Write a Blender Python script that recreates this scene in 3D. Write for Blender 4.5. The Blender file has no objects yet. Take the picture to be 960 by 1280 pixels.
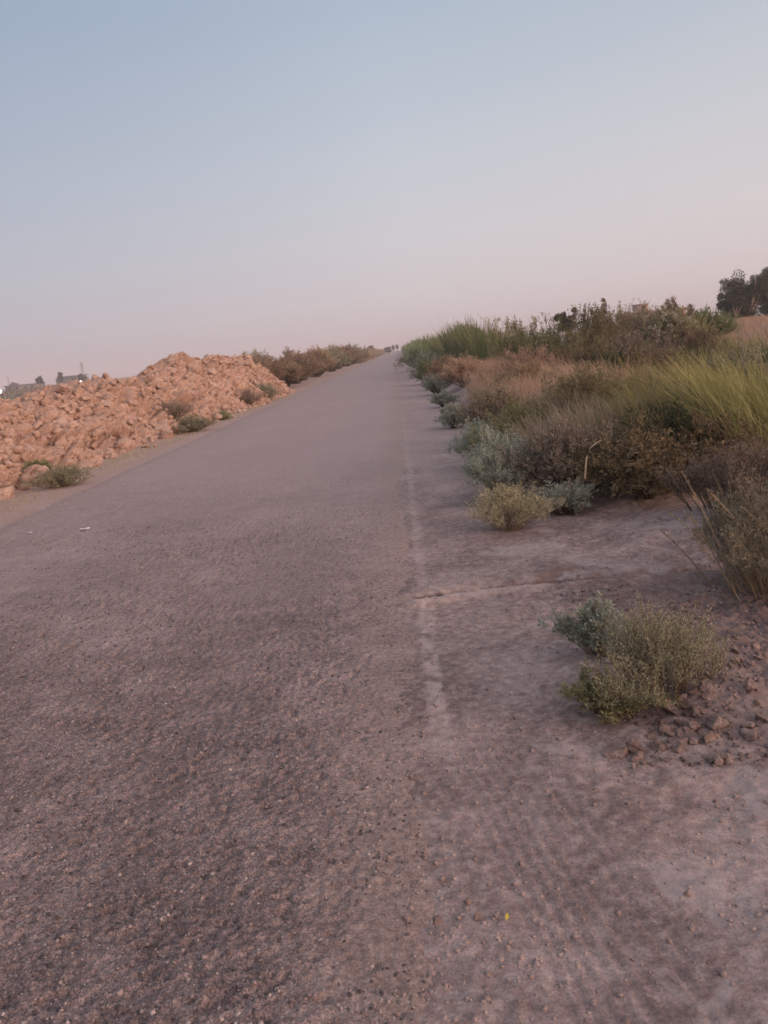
import bpy, math
import numpy as np
from mathutils import Matrix, Vector

SC = bpy.context.scene
COL = SC.collection
RNG = np.random.default_rng(7)
rad = math.radians

# ------------------------------------------------------------------ camera model
F_PX, H_CAM = 1000.0, 1.45                      # focal length for a 960x1280 frame, eye height
ROLL, PITCH, YAW = rad(5.6), rad(11.34), rad(1.95)
FWD = np.array([-math.sin(YAW) * math.cos(PITCH), math.cos(YAW) * math.cos(PITCH), -math.sin(PITCH)])
R0 = np.array([math.cos(YAW), math.sin(YAW), 0.0])
U0 = np.cross(R0, FWD)
RIGHT = math.cos(ROLL) * R0 - math.sin(ROLL) * U0
UP = math.sin(ROLL) * R0 + math.cos(ROLL) * U0
CAM = np.array([0, 0, H_CAM])


def at(px, py, z=0.0):
    """where the sight line through a photograph pixel meets the level z"""
    d = FWD + RIGHT * (px - 480) / F_PX - UP * (py - 640) / F_PX
    return CAM + d * ((z - H_CAM) / d[2])


def at_y(px, py, y):
    d = FWD + RIGHT * (px - 480) / F_PX - UP * (py - 640) / F_PX
    return CAM + d * (y / d[1])


# ------------------------------------------------------------------ noise
def _h(ix, iy, s):
    n = (ix.astype(np.int64) * 374761393 + iy.astype(np.int64) * 668265263 + s * 1274126177) & 0xFFFFFFFF
    n = ((n ^ (n >> 13)) * 1103515245) & 0xFFFFFFFF
    n = ((n ^ (n >> 16)) * 2246822519) & 0xFFFFFFFF
    n = n ^ (n >> 15)
    return (n & 0xFFFFFF) / float(0xFFFFFF)


def vnoise(x, y, s=0):
    ix, iy = np.floor(x), np.floor(y)
    fx, fy = x - ix, y - iy
    fx, fy = fx * fx * (3 - 2 * fx), fy * fy * (3 - 2 * fy)
    a, b = _h(ix, iy, s), _h(ix + 1, iy, s)
    c, d = _h(ix, iy + 1, s), _h(ix + 1, iy + 1, s)
    return (a + (b - a) * fx) * (1 - fy) + (c + (d - c) * fx) * fy


def fbm(x, y, s=0, octv=4, gain=0.5):
    t, a, n = 0.0, 1.0, 0.0
    for o in range(octv):
        t = t + a * (vnoise(x, y, s + o * 17) - 0.5)
        n += a
        a *= gain
        x, y = x * 2.03 + 5.2, y * 2.03 + 1.7
    return t / n * 2                            # about -1..1


def cells(x, y, s=0):
    """nearest Voronoi cell: offset to its centre, two random numbers, F1, F2"""
    ix, iy = np.floor(x), np.floor(y)
    f1 = np.full(x.shape, 9.0)
    f2 = np.full(x.shape, 9.0)
    ox, oy, r1, r2, r3 = (np.zeros(x.shape) for _ in range(5))
    for dx in (-1, 0, 1):
        for dy in (-1, 0, 1):
            cx, cy = ix + dx, iy + dy
            qx = cx + _h(cx, cy, s) - x
            qy = cy + _h(cx, cy, s + 1) - y
            d = np.sqrt(qx * qx + qy * qy)
            m = d < f1
            f2 = np.where(m, f1, np.minimum(f2, d))
            f1 = np.where(m, d, f1)
            ox, oy = np.where(m, qx, ox), np.where(m, qy, oy)
            r1 = np.where(m, _h(cx, cy, s + 2), r1)
            r2 = np.where(m, _h(cx, cy, s + 3), r2)
            r3 = np.where(m, _h(cx, cy, s + 4), r3)
    return ox, oy, r1, r2, r3, f1, f2


def clod_field(x, y, s):
    """broken-earth relief: every cell is a tilted facet, dropping into a crack at its rim"""
    ox, oy, r1, r2, r3, f1, f2 = cells(x, y, s)
    facet = (r1 - 0.5) * 0.95 - ox * (r2 - 0.5) * 1.15 - oy * (r3 - 0.5) * 1.15
    crack = np.clip((f2 - f1) / 0.13, 0, 1)
    return facet + 0.75 * (crack - 1) + 0.25 * (0.5 - f1)


def sstep(a, b, x):
    t = np.clip((x - a) / (b - a), 0, 1)
    return t * t * (3 - 2 * t)


# ------------------------------------------------------------------ mesh helpers
def mesh_from(name, verts, loops, sizes, smooth=False, tint=None):
    me = bpy.data.meshes.new(name)
    verts = np.ascontiguousarray(verts, dtype=np.float32)
    loops = np.ascontiguousarray(loops, dtype=np.int32).ravel()
    sizes = np.ascontiguousarray(sizes, dtype=np.int32)
    me.vertices.add(len(verts))
    me.vertices.foreach_set("co", verts.ravel())
    me.loops.add(len(loops))
    me.loops.foreach_set("vertex_index", loops)
    me.polygons.add(len(sizes))
    starts = np.concatenate([[0], np.cumsum(sizes)[:-1]]).astype(np.int32)
    me.polygons.foreach_set("loop_start", starts)
    me.update(calc_edges=True)
    if smooth:
        me.polygons.foreach_set("use_smooth", np.ones(len(sizes), dtype=bool))
    if tint is not None:
        a = me.attributes.new("tint", "FLOAT", "FACE")
        a.data.foreach_set("value", np.ascontiguousarray(tint, dtype=np.float32))
    me.validate()
    return me


def quads(name, verts, q, smooth=False, tint=None):
    q = np.asarray(q)
    return mesh_from(name, verts, q, np.full(len(q), 4), smooth, tint)


def link(name, me, mat, parent=None):
    o = bpy.data.objects.new(name, me)
    COL.objects.link(o)
    if mat and not me.materials:
        me.materials.append(mat)
    if parent is not None:
        o.parent = parent
    return o


def tag(o, label=None, cat=None, group=None, kind=None):
    if label: o["label"] = label
    if cat: o["category"] = cat
    if group: o["group"] = group
    if kind: o["kind"] = kind
    return o


def thing(name, loc, label, cat, group=None, rz=0.0):
    o = bpy.data.objects.new(name, None)
    o.empty_display_size = 0.2
    COL.objects.link(o)
    o.location = loc
    o.rotation_euler = (0, 0, rz)
    return tag(o, label, cat, group)


def grid_mesh(name, xs, ys, zfun, smooth=True):
    X, Y = np.meshgrid(xs, ys)
    P = zfun(X, Y)
    nx, ny = len(xs), len(ys)
    i = np.arange(ny - 1)[:, None] * nx + np.arange(nx - 1)[None, :]
    q = np.stack([i, i + 1, i + nx + 1, i + nx], -1).reshape(-1, 4)
    return quads(name, P.reshape(-1, 3), q, smooth)


class Acc:
    """collects quad pieces into one mesh"""
    def __init__(self): self.v, self.q, self.t, self.n = [], [], [], 0

    def add(self, v, q, t=None):
        v = np.asarray(v, float).reshape(-1, 3)
        q = np.asarray(q).reshape(-1, 4)
        self.v.append(v); self.q.append(q + self.n); self.n += len(v)
        self.t.append(np.zeros(len(q)) if t is None else np.asarray(t, float))

    def box(self, c, s, t=0.0, rz=0.0):
        k = np.array([[-1, -1, -1], [1, -1, -1], [1, 1, -1], [-1, 1, -1], [-1, -1, 1], [1, -1, 1], [1, 1, 1], [-1, 1, 1]]) * 0.5
        v = k * np.asarray(s)
        if rz:
            c_, s_ = math.cos(rz), math.sin(rz)
            v = np.stack([v[:, 0] * c_ - v[:, 1] * s_, v[:, 0] * s_ + v[:, 1] * c_, v[:, 2]], -1)
        self.add(v + np.asarray(c), [[0, 3, 2, 1], [4, 5, 6, 7], [0, 1, 5, 4], [1, 2, 6, 5], [2, 3, 7, 6], [3, 0, 4, 7]], [t] * 6)

    def bars(self, a, b, r):
        self.add(*tubes(np.stack([np.asarray(a, float), np.asarray(b, float)], 1), np.full((len(a), 2), r), 4))

    def mesh(self, name, smooth=False):
        return quads(name, np.concatenate(self.v), np.concatenate(self.q), smooth, np.concatenate(self.t))


def tubes(P, Rr, sides=3):
    """P: N x K x 3 polylines, Rr: N x K radii -> tube quads"""
    N, K, _ = P.shape
    T = np.gradient(P, axis=1) if K > 2 else np.repeat((P[:, 1:] - P[:, :1]), K, 1)
    T = T / (np.linalg.norm(T, axis=2, keepdims=True) + 1e-9)
    ref = np.where(np.abs(T[..., 2:3]) > 0.9, np.array([1.0, 0, 0]), np.array([0, 0, 1.0]))
    A = np.cross(T, ref); A /= np.linalg.norm(A, axis=2, keepdims=True) + 1e-9
    B = np.cross(T, A)
    an = np.arange(sides) * 2 * np.pi / sides
    V = P[:, :, None, :] + Rr[:, :, None, None] * (A[:, :, None, :] * np.cos(an)[:, None] + B[:, :, None, :] * np.sin(an)[:, None])
    base = np.arange(N)[:, None, None] * K * sides + np.arange(K - 1)[None, :, None] * sides
    j = np.arange(sides)[None, None, :]
    j2 = (j + 1) % sides
    q = np.stack([base + j, base + j2, base + sides + j2, base + sides + j], -1).reshape(-1, 4)
    return V.reshape(-1, 3), q


def blades(base, lean, length, width, rng, segs=4, bend=0.5):
    """grass blades: N tapered, bending strips; lean = horizontal offset of the tip per unit length"""
    N = len(base)
    t = np.linspace(0, 1, segs + 1)
    ll = length[:, None, None]
    up = np.sqrt(np.clip(1 - (lean ** 2).sum(1), 0.15, 1))[:, None, None]
    tt = t[None, :, None]
    P = base[:, None, :] + np.concatenate([lean[:, None, :] * ll * (tt * (1 - bend) + bend * tt ** 2.2) * np.ones((1, 1, 1)),
                                           ll * (up * tt - 0.18 * bend * tt ** 3)], -1)
    az = rng.uniform(0, 2 * np.pi, N)
    side = np.stack([np.cos(az), np.sin(az), np.zeros(N)], -1)[:, None, :]
    w = width[:, None, None] * (np.array([0.7, 1.0, 0.9, 0.6, 0.08])[None, :, None] if segs == 4 else np.linspace(1, 0.1, segs + 1)[None, :, None])
    V = np.stack([P - side * w * 0.5, P + side * w * 0.5], 2).reshape(-1, 3)
    b = np.arange(N)[:, None] * (segs + 1) * 2 + np.arange(segs)[None, :] * 2
    q = np.stack([b, b + 1, b + 3, b + 2], -1).reshape(-1, 4)
    return V, q


def leaves(pos, d, length, width, rng):
    """diamond leaves with a random roll"""
    N = len(pos)
    d = d / (np.linalg.norm(d, axis=1, keepdims=True) + 1e-9)
    r = rng.normal(size=(N, 3))
    s = np.cross(d, r); s /= np.linalg.norm(s, axis=1, keepdims=True) + 1e-9
    L, W = length[:, None], width[:, None]
    nrm = np.cross(d, s)
    m = pos + d * L * 0.45 + nrm * L * 0.08
    V = np.stack([pos, m + s * W * 0.5, pos + d * L, m - s * W * 0.5], 1).reshape(-1, 3)
    q = np.arange(N * 4).reshape(-1, 4)
    return V, q


def shrub_meshes(name, seed, R, H, nb=60, sub=8, nl=14, leaf=(0.03, 0.008), up=0.5, jit=0.5, stem_r=0.004,
                 wind=(-0.10, 0.0), gap=0.25, low=0.05, flat=1.0, sub_len=0.30, n_stem=None, tall=0.0, rootf=0.15):
    """foliage and stem meshes of one shrub rooted at the origin.  Branches fan out from the root to an
    uneven outline; twigs leave them; leaves sit along the twigs."""
    rng = np.random.default_rng(seed)
    az = rng.uniform(0, 2 * np.pi, nb)
    q_ = rng.uniform(0, 1, nb) ** 0.55                       # how far out the tip goes
    ro = 1 + 0.28 * np.sin(az * 2 + rng.uniform(0, 6)) + 0.2 * np.sin(az * 3 + rng.uniform(0, 6))
    dist = R * q_ * ro * rng.uniform(0.75, 1.12, nb)
    hz = H * np.sqrt(np.clip(1 - (q_ * 0.93) ** 2, 0.02, 1)) * rng.uniform(1 - gap, 1.1, nb)
    hz = np.maximum(hz, low * H) * (1 + tall * (rng.random(nb) > 0.85))
    tip = np.stack([np.cos(az) * dist + wind[0] * hz, np.sin(az) * dist * flat + wind[1] * hz, hz], -1)
    root = np.stack([np.cos(az) * dist * rootf, np.sin(az) * dist * rootf * flat, np.full(nb, -0.03)], -1)
    mid = root * 0.45 + tip * 0.55 + np.stack([np.zeros(nb), np.zeros(nb), H * 0.14 * (0.3 + q_)], -1) + rng.normal(size=(nb, 3)) * 0.06 * R
    t = np.linspace(0, 1, 6)[None, :, None]
    bez = lambda tt: (1 - tt) ** 2 * root[:, None] + 2 * tt * (1 - tt) * mid[:, None] + tt ** 2 * tip[:, None]
    P = bez(t)
    ns = n_stem or nb
    rr = stem_r * np.linspace(1.3, 0.35, 6)[None, :] * np.ones((ns, 1))
    sv, sq = tubes(P[:ns], rr, 3)
    # twigs
    tb = rng.uniform(0.22, 1.0, (nb, sub)) ** 0.8
    S = (1 - tb[..., None]) ** 2 * root[:, None] + 2 * (tb * (1 - tb))[..., None] * mid[:, None] + (tb ** 2)[..., None] * tip[:, None]
    tan = 2 * (1 - tb[..., None]) * (mid - root)[:, None] + 2 * tb[..., None] * (tip - mid)[:, None]
    tan /= np.linalg.norm(tan, axis=2, keepdims=True) + 1e-9
    D = tan * 0.6 + rng.normal(size=S.shape) * jit + np.array([0, 0, up])
    D /= np.linalg.norm(D, axis=2, keepdims=True)
    L = sub_len * min(R, H) * rng.uniform(0.5, 1.2, (nb, sub))
    E = S + D * L[..., None]
    E[..., 2] = np.maximum(E[..., 2], 0.01)
    tv, tq = tubes(np.stack([S, E], 2).reshape(-1, 2, 3), np.tile(np.array([[0.45, 0.2]]) * stem_r, (nb * sub, 1)), 3)
    stem = quads(name + "_stems", np.concatenate([sv, tv]), np.concatenate([sq, tq + len(sv)]), True,
                 np.concatenate([np.repeat(rng.random(ns), len(sq) // ns), np.repeat(rng.random(nb * sub), len(tq) // (nb * sub))]))
    # leaves
    s = rng.uniform(0.08, 1.05, (nb, sub, nl))
    pos = S[:, :, None] + (E - S)[:, :, None] * s[..., None] + rng.normal(size=(nb, sub, nl, 3)) * leaf[0] * 0.25
    d = (D[:, :, None] * 0.8 + rng.normal(size=pos.shape) * 0.55)
    pos, d = pos.reshape(-1, 3), d.reshape(-1, 3)
    pos[:, 2] = np.maximum(pos[:, 2], 0.008)
    n = len(pos)
    lv, lq = leaves(pos, d, leaf[0] * rng.uniform(0.6, 1.35, n), leaf[1] * rng.uniform(0.7, 1.3, n), rng)
    tint = 0.5 * rng.random(n) + 0.3 * np.repeat(rng.random(nb), sub * nl) + 0.2 * np.repeat(rng.random(nb * sub), nl)
    return quads(name + "_foliage", lv, lq, False, tint), stem


def clod_mesh(name, seed, sx=1.0, sy=1.0, sz=0.75, planes=9, sub=3):
    import bmesh
    rng = np.random.default_rng(seed)
    bm = bmesh.new()
    bmesh.ops.create_icosphere(bm, subdivisions=sub, radius=1.0)
    n = rng.normal(size=(planes, 3)); n /= np.linalg.norm(n, axis=1, keepdims=True)
    k = rng.uniform(0.36, 0.80, planes)
    for v in bm.verts:
        p = np.array(v.co)
        for _ in range(2):
            for a, b in zip(n, k):
                e = p @ a
                if e > b: p = p - a * (e - b)
        q = p * 3.1 + seed
        p = p * (1 + 0.16 * float(fbm(np.array([q[0] + q[2] * 0.7]), np.array([q[1] - q[2] * 0.6]), seed, 3)[0]) + 0.045 * rng.normal())
        v.co = p * np.array([sx, sy, sz])
    me = bpy.data.meshes.new(name)
    bm.to_mesh(me); bm.free()
    return me


# ------------------------------------------------------------------ materials
def new_mat(name):
    m = bpy.data.materials.new(name)
    m.use_nodes = True
    nt = m.node_tree
    nt.nodes.clear()
    return m, nt, nt.nodes, nt.links


def N(nt, t, **kw):
    n = nt.nodes.new(t)
    for k, v in kw.items():
        setattr(n, k, v)
    return n


def ramp(nt, fac, stops, interp="LINEAR"):
    r = N(nt, "ShaderNodeValToRGB")
    r.color_ramp.interpolation = interp
    el = r.color_ramp.elements
    while len(el) < len(stops): el.new(0.5)
    for e, (p, c) in zip(el, stops):
        e.position = p
        e.color = (*c, 1) if len(c) == 3 else c
    nt.links.new(fac, r.inputs[0])
    return r.outputs[0]


def noise(nt, vec, scale, detail=5, rough=0.6, dist=0.0):
    n = N(nt, "ShaderNodeTexNoise")
    n.inputs["Scale"].default_value = scale
    n.inputs["Detail"].default_value = detail
    n.inputs["Roughness"].default_value = rough
    n.inputs["Distortion"].default_value = dist
    nt.links.new(vec, n.inputs["Vector"])
    return n.outputs["Fac"]


def mix(nt, fac, a, b, mode="MIX"):
    m = N(nt, "ShaderNodeMix", data_type="RGBA", blend_type=mode)
    for s, v in ((m.inputs[0], fac), (m.inputs[6], a), (m.inputs[7], b)):
        if hasattr(v, "is_output"): nt.links.new(v, s)
        elif isinstance(v, (int, float)): s.default_value = v
        else: s.default_value = (*v, 1)
    return m.outputs[2]


def math_(nt, op, a, b=None, c=None):
    m = N(nt, "ShaderNodeMath", operation=op)
    for s, v in zip(m.inputs, (a, b, c)):
        if v is None: continue
        if hasattr(v, "is_output"): nt.links.new(v, s)
        else: s.default_value = v
    return m.outputs[0]


def maprange(nt, v, a, b, c=0.0, d=1.0):
    m = N(nt, "ShaderNodeMapRange", interpolation_type="SMOOTHSTEP")
    nt.links.new(v, m.inputs[0])
    for i, x in enumerate((a, b, c, d)): m.inputs[i + 1].default_value = x
    return m.outputs[0]


def principled(nt, color, rough=0.9, spec=0.2, normal=None):
    p = N(nt, "ShaderNodeBsdfPrincipled")
    if hasattr(color, "is_output"): nt.links.new(color, p.inputs["Base Color"])
    else: p.inputs["Base Color"].default_value = (*color, 1)
    p.inputs["Roughness"].default_value = rough
    p.inputs["Specular IOR Level"].default_value = spec
    if normal is not None: nt.links.new(normal, p.inputs["Normal"])
    return p.outputs[0]


def out(nt, sh):
    o = N(nt, "ShaderNodeOutputMaterial")
    nt.links.new(sh, o.inputs["Surface"])


def bump(nt, h, strength, dist, normal=None):
    b = N(nt, "ShaderNodeBump")
    b.inputs["Strength"].default_value = strength
    b.inputs["Distance"].default_value = dist
    nt.links.new(h, b.inputs["Height"])
    if normal is not None: nt.links.new(normal, b.inputs["Normal"])
    return b.outputs[0]


def leaf_mat(name, stops, trans=0.38):
    m, nt, nd, lk = new_mat(name)
    a = N(nt, "ShaderNodeAttribute", attribute_name="tint")
    c = ramp(nt, a.outputs["Fac"], stops)
    oi = N(nt, "ShaderNodeObjectInfo")
    hsv = N(nt, "ShaderNodeHueSaturation")
    lk.new(c, hsv.inputs["Color"])
    lk.new(maprange(nt, oi.outputs["Random"], 0, 1, 0.485, 0.515), hsv.inputs["Hue"])
    lk.new(maprange(nt, oi.outputs["Random"], 0, 1, 0.85, 1.15), hsv.inputs["Value"])
    p = principled(nt, hsv.outputs[0], 0.75, 0.15)
    t = N(nt, "ShaderNodeBsdfTranslucent")
    lk.new(hsv.outputs[0], t.inputs["Color"])
    x = N(nt, "ShaderNodeMixShader")
    x.inputs[0].default_value = trans
    lk.new(p, x.inputs[1]); lk.new(t.outputs[0], x.inputs[2])
    out(nt, x.outputs[0])
    return m


def stem_mat(name, a, b):
    m, nt, nd, lk = new_mat(name)
    at_ = N(nt, "ShaderNodeAttribute", attribute_name="tint")
    out(nt, principled(nt, ramp(nt, at_.outputs["Fac"], [(0, a), (1, b)]), 0.9, 0.1))
    return m


def plain_mat(name, color, rough=0.8, scale=3.0, amt=0.25):
    m, nt, nd, lk = new_mat(name)
    tc = N(nt, "ShaderNodeTexCoord")
    n = noise(nt, tc.outputs["Object"], scale)
    c = ramp(nt, n, [(0.25, tuple(x * (1 - amt) for x in color)), (0.75, tuple(min(1, x * (1 + amt)) for x in color))])
    out(nt, principled(nt, c, rough, 0.2))
    return m


def emit_mat(name, color, strength):
    m, nt, nd, lk = new_mat(name)
    e = N(nt, "ShaderNodeEmission")
    e.inputs[0].default_value = (*color, 1)
    e.inputs[1].default_value = strength
    out(nt, e.outputs[0])
    return m


def soil_mat(name, c_dark, c_mid, c_pale, bump_d=0.012, verge=False):
    m, nt, nd, lk = new_mat(name)
    g = N(nt, "ShaderNodeNewGeometry")
    pos = g.outputs["Position"]
    big = noise(nt, pos, 1.7, 5, 0.62, 0.4)
    fine = noise(nt, pos, 22.0, 5, 0.7)
    grit = noise(nt, pos, 130.0, 3, 0.7)
    c = ramp(nt, big, [(0.36, c_dark), (0.49, c_mid), (0.62, c_pale)])
    c = mix(nt, 0.55, c, ramp(nt, fine, [(0.36, c_dark), (0.5, c_mid), (0.64, c_pale)]))
    c = mix(nt, 1.0, c, ramp(nt, grit, [(0.25, (0.62, 0.6, 0.6)), (0.5, (1, 1, 1)), (0.78, (1.3, 1.28, 1.25))]), "MULTIPLY")
    if verge:
        sep = N(nt, "ShaderNodeSeparateXYZ"); lk.new(pos, sep.inputs[0])
        x, y = sep.outputs[0], sep.outputs[1]
        wob = math_(nt, "MULTIPLY_ADD", noise(nt, pos, 9.0, 5, 0.7), 0.14, -0.07)
        xx = math_(nt, "ADD", x, wob)
        # the pale, wheel-polished strip along the edge of the tarmac
        strip = math_(nt, "MULTIPLY", maprange(nt, xx, -0.02, 0.01), maprange(nt, xx, 0.085, 0.05))
        strip = math_(nt, "MULTIPLY", strip, maprange(nt, noise(nt, pos, 7.0, 6, 0.75), 0.38, 0.58))
        strip = math_(nt, "MULTIPLY", strip, math_(nt, "MAXIMUM", math_(nt, "MULTIPLY", maprange(nt, y, 2.55, 3.1), maprange(nt, y, 4.55, 4.45)),
                                                   math_(nt, "MULTIPLY", math_(nt, "MULTIPLY", maprange(nt, y, 4.6, 4.8), maprange(nt, y, 20.0, 6.0)), 0.6)))
        far_pale = math_(nt, "MULTIPLY", maprange(nt, math_(nt, "MULTIPLY_ADD", big, 3.0, y), 6.0, 14.0), maprange(nt, math_(nt, "MULTIPLY_ADD", big, 1.0, x), 2.3, 1.2))  # verge colour also grows paler with distance, like the road
        c = mix(nt, math_(nt, "MULTIPLY", far_pale, 0.6), c, mix(nt, fine, (0.28, 0.215, 0.20), (0.50, 0.39, 0.365)))
        foot = math_(nt, "MULTIPLY", maprange(nt, math_(nt, "MULTIPLY_ADD", big, 0.9, x), -3.6, -4.4), maprange(nt, x, -16, -9))
        c = mix(nt, math_(nt, "MULTIPLY", foot, 0.7), c, mix(nt, fine, (0.30, 0.195, 0.150), (0.52, 0.375, 0.30)))
        crust = math_(nt, "MULTIPLY", maprange(nt, noise(nt, pos, 2.6, 6, 0.6, 1.2), 0.52, 0.60), maprange(nt, x, 0.15, 0.5))
        c = mix(nt, math_(nt, "MULTIPLY", crust, 0.45), c, (0.40, 0.335, 0.32))
        # freshly dug, darker earth round the heap and the churned patch
        dug = math_(nt, "MULTIPLY", maprange(nt, math_(nt, "MULTIPLY_ADD", big, 0.8, x), 1.15, 1.65), math_(nt, "MULTIPLY", maprange(nt, y, 2.3, 2.9), maprange(nt, y, 4.6, 4.3)))
        c = mix(nt, math_(nt, "MULTIPLY", dug, 0.55), c, (0.100, 0.066, 0.060))
        c = mix(nt, math_(nt, "MULTIPLY", strip, 0.55), c, (0.54, 0.435, 0.395))
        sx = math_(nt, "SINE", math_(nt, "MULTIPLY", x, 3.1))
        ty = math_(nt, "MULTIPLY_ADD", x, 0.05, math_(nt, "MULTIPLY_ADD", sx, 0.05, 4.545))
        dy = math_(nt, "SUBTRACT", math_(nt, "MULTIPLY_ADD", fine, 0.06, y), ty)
        cut = math_(nt, "MULTIPLY", maprange(nt, dy, 0.0, 0.03), maprange(nt, dy, 0.10, 0.06))  # dark line painted into the soil colour, standing in for the trench's shade
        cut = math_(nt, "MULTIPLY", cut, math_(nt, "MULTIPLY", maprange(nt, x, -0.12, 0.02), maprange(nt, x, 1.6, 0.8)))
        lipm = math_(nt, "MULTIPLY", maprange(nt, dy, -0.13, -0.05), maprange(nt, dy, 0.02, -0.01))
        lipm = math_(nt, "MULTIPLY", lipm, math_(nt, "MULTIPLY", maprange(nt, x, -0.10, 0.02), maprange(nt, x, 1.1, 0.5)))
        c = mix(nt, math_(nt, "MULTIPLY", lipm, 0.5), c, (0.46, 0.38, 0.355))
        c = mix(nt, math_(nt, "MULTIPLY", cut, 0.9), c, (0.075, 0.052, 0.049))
        # reddish crumbs thrown out of the little trench across the verge
        tr = math_(nt, "MULTIPLY", maprange(nt, y, 4.48, 4.6), maprange(nt, y, 5.05, 4.75))
        tr = math_(nt, "MULTIPLY", tr, maprange(nt, noise(nt, pos, 6.0, 5), 0.42, 0.62))
        tr = math_(nt, "MULTIPLY", tr, maprange(nt, x, 0.2, 0.7))
        c = mix(nt, math_(nt, "MULTIPLY", tr, 0.6), c, (0.20, 0.115, 0.085))
    h = math_(nt, "MULTIPLY_ADD", fine, 0.6, math_(nt, "MULTIPLY", grit, 0.22))
    out(nt, principled(nt, c, 0.95, 0.12, bump(nt, h, 0.7, bump_d)))
    return m


def road_mat():
    m, nt, nd, lk = new_mat("worn_dusty_tarmac")
    g = N(nt, "ShaderNodeNewGeometry")
    pos = g.outputs["Position"]
    sep = N(nt, "ShaderNodeSeparateXYZ"); lk.new(pos, sep.inputs[0])
    x, y = sep.outputs[0], sep.outputs[1]
    big = noise(nt, pos, 0.55, 5, 0.6, 0.3)
    med = noise(nt, pos, 5.0, 5, 0.65)
    fine = noise(nt, pos, 48.0, 6, 0.78)
    grit = noise(nt, pos, 170.0, 2, 0.6)
    dark, mid, dust = (0.058, 0.042, 0.041), (0.205, 0.150, 0.140), (0.43, 0.335, 0.315)
    c = ramp(nt, fine, [(0.36, dark), (0.48, mid), (0.62, dust)])
    c = mix(nt, 0.35, c, ramp(nt, med, [(0.36, dark), (0.5, mid), (0.64, dust)]))
    c = mix(nt, 0.30, c, ramp(nt, big, [(0.35, dark), (0.5, mid), (0.66, dust)]))
    c = mix(nt, 1.0, c, ramp(nt, grit, [(0.30, (0.42, 0.42, 0.42)), (0.5, (1, 1, 1)), (0.70, (1.75, 1.65, 1.58))]), "MULTIPLY")
    # wheel paths wear darker, the crown and the edges hold dust
    wob = math_(nt, "MULTIPLY_ADD", big, 0.9, -0.45)
    xx = math_(nt, "ADD", x, wob)
    t1 = math_(nt, "MULTIPLY", maprange(nt, xx, -1.35, -1.0), maprange(nt, xx, -0.45, -0.75))
    t2 = math_(nt, "MULTIPLY", maprange(nt, xx, -2.9, -2.5), maprange(nt, xx, -1.85, -2.2))
    tr = math_(nt, "MULTIPLY", math_(nt, "ADD", t1, t2), 0.16)
    c = mix(nt, tr, c, (0.115, 0.09, 0.092))
    # dust, with lens falloff and grazing brightness painted in: paler with distance
    far_pale = math_(nt, "MULTIPLY", maprange(nt, math_(nt, "MULTIPLY_ADD", big, 3.0, y), 3.0, 13.0), 0.75)
    c = mix(nt, far_pale, c, mix(nt, fine, (0.27, 0.205, 0.195), (0.50, 0.39, 0.37)))
    edge = math_(nt, "MAXIMUM", maprange(nt, math_(nt, "MULTIPLY_ADD", med, 0.5, x), -0.30, 0.28), maprange(nt, math_(nt, "MULTIPLY_ADD", med, 1.8, x), -2.7, -3.9))
    c = mix(nt, math_(nt, "MULTIPLY", edge, 0.75), c, ramp(nt, fine, [(0.34, (0.20, 0.140, 0.122)), (0.66, (0.44, 0.325, 0.275))]))
    h = math_(nt, "MULTIPLY_ADD", fine, 0.7, math_(nt, "MULTIPLY", grit, 0.25))
    out(nt, principled(nt, c, 0.85, 0.25, bump(nt, h, 0.8, 0.010)))
    return m


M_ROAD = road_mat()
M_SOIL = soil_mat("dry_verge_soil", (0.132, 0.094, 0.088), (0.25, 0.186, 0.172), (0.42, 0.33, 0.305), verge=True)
M_BANK = soil_mat("ochre_bank_soil", (0.29, 0.182, 0.142), (0.46, 0.305, 0.235), (0.58, 0.415, 0.33), 0.035)
M_CLOD = soil_mat("brown_clod_soil", (0.095, 0.064, 0.057), (0.175, 0.123, 0.110), (0.33, 0.25, 0.218), 0.01)
M_GRIT = soil_mat("dusty_grit", (0.16, 0.117, 0.108), (0.28, 0.21, 0.19), (0.44, 0.345, 0.31), 0.004)

L_SAGE = leaf_mat("sage_leaf", [(0, (0.22, 0.25, 0.19)), (0.5, (0.38, 0.41, 0.33)), (1, (0.55, 0.56, 0.46))])
L_GREEN = leaf_mat("green_leaf", [(0, (0.09, 0.112, 0.048)), (0.5, (0.19, 0.215, 0.095)), (1, (0.36, 0.35, 0.19))])
L_LIME = leaf_mat("lime_olive_leaf", [(0, (0.13, 0.13, 0.065)), (0.5, (0.27, 0.265, 0.135)), (1, (0.46, 0.43, 0.24))])
L_FLUFF = leaf_mat("feathery_leaf", [(0, (0.22, 0.215, 0.135)), (0.5, (0.42, 0.405, 0.26)), (1, (0.60, 0.56, 0.38))])
L_DUSTY = leaf_mat("dusty_leaf", [(0, (0.155, 0.140, 0.095)), (0.5, (0.31, 0.285, 0.20)), (1, (0.50, 0.45, 0.33))])
L_DRY = leaf_mat("dry_pink_twig", [(0, (0.22, 0.155, 0.12)), (0.5, (0.36, 0.265, 0.205)), (1, (0.52, 0.40, 0.31))])
L_TAN = leaf_mat("tan_grass", [(0, (0.32, 0.205, 0.125)), (0.5, (0.50, 0.34, 0.215)), (1, (0.62, 0.46, 0.31))])
L_OLIVE = leaf_mat("olive_leaf", [(0, (0.13, 0.120, 0.058)), (0.5, (0.27, 0.245, 0.120)), (1, (0.46, 0.40, 0.22))])
L_STRAW = leaf_mat("straw_leaf", [(0, (0.22, 0.18, 0.115)), (0.5, (0.42, 0.355, 0.235)), (1, (0.62, 0.54, 0.38))])
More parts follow.
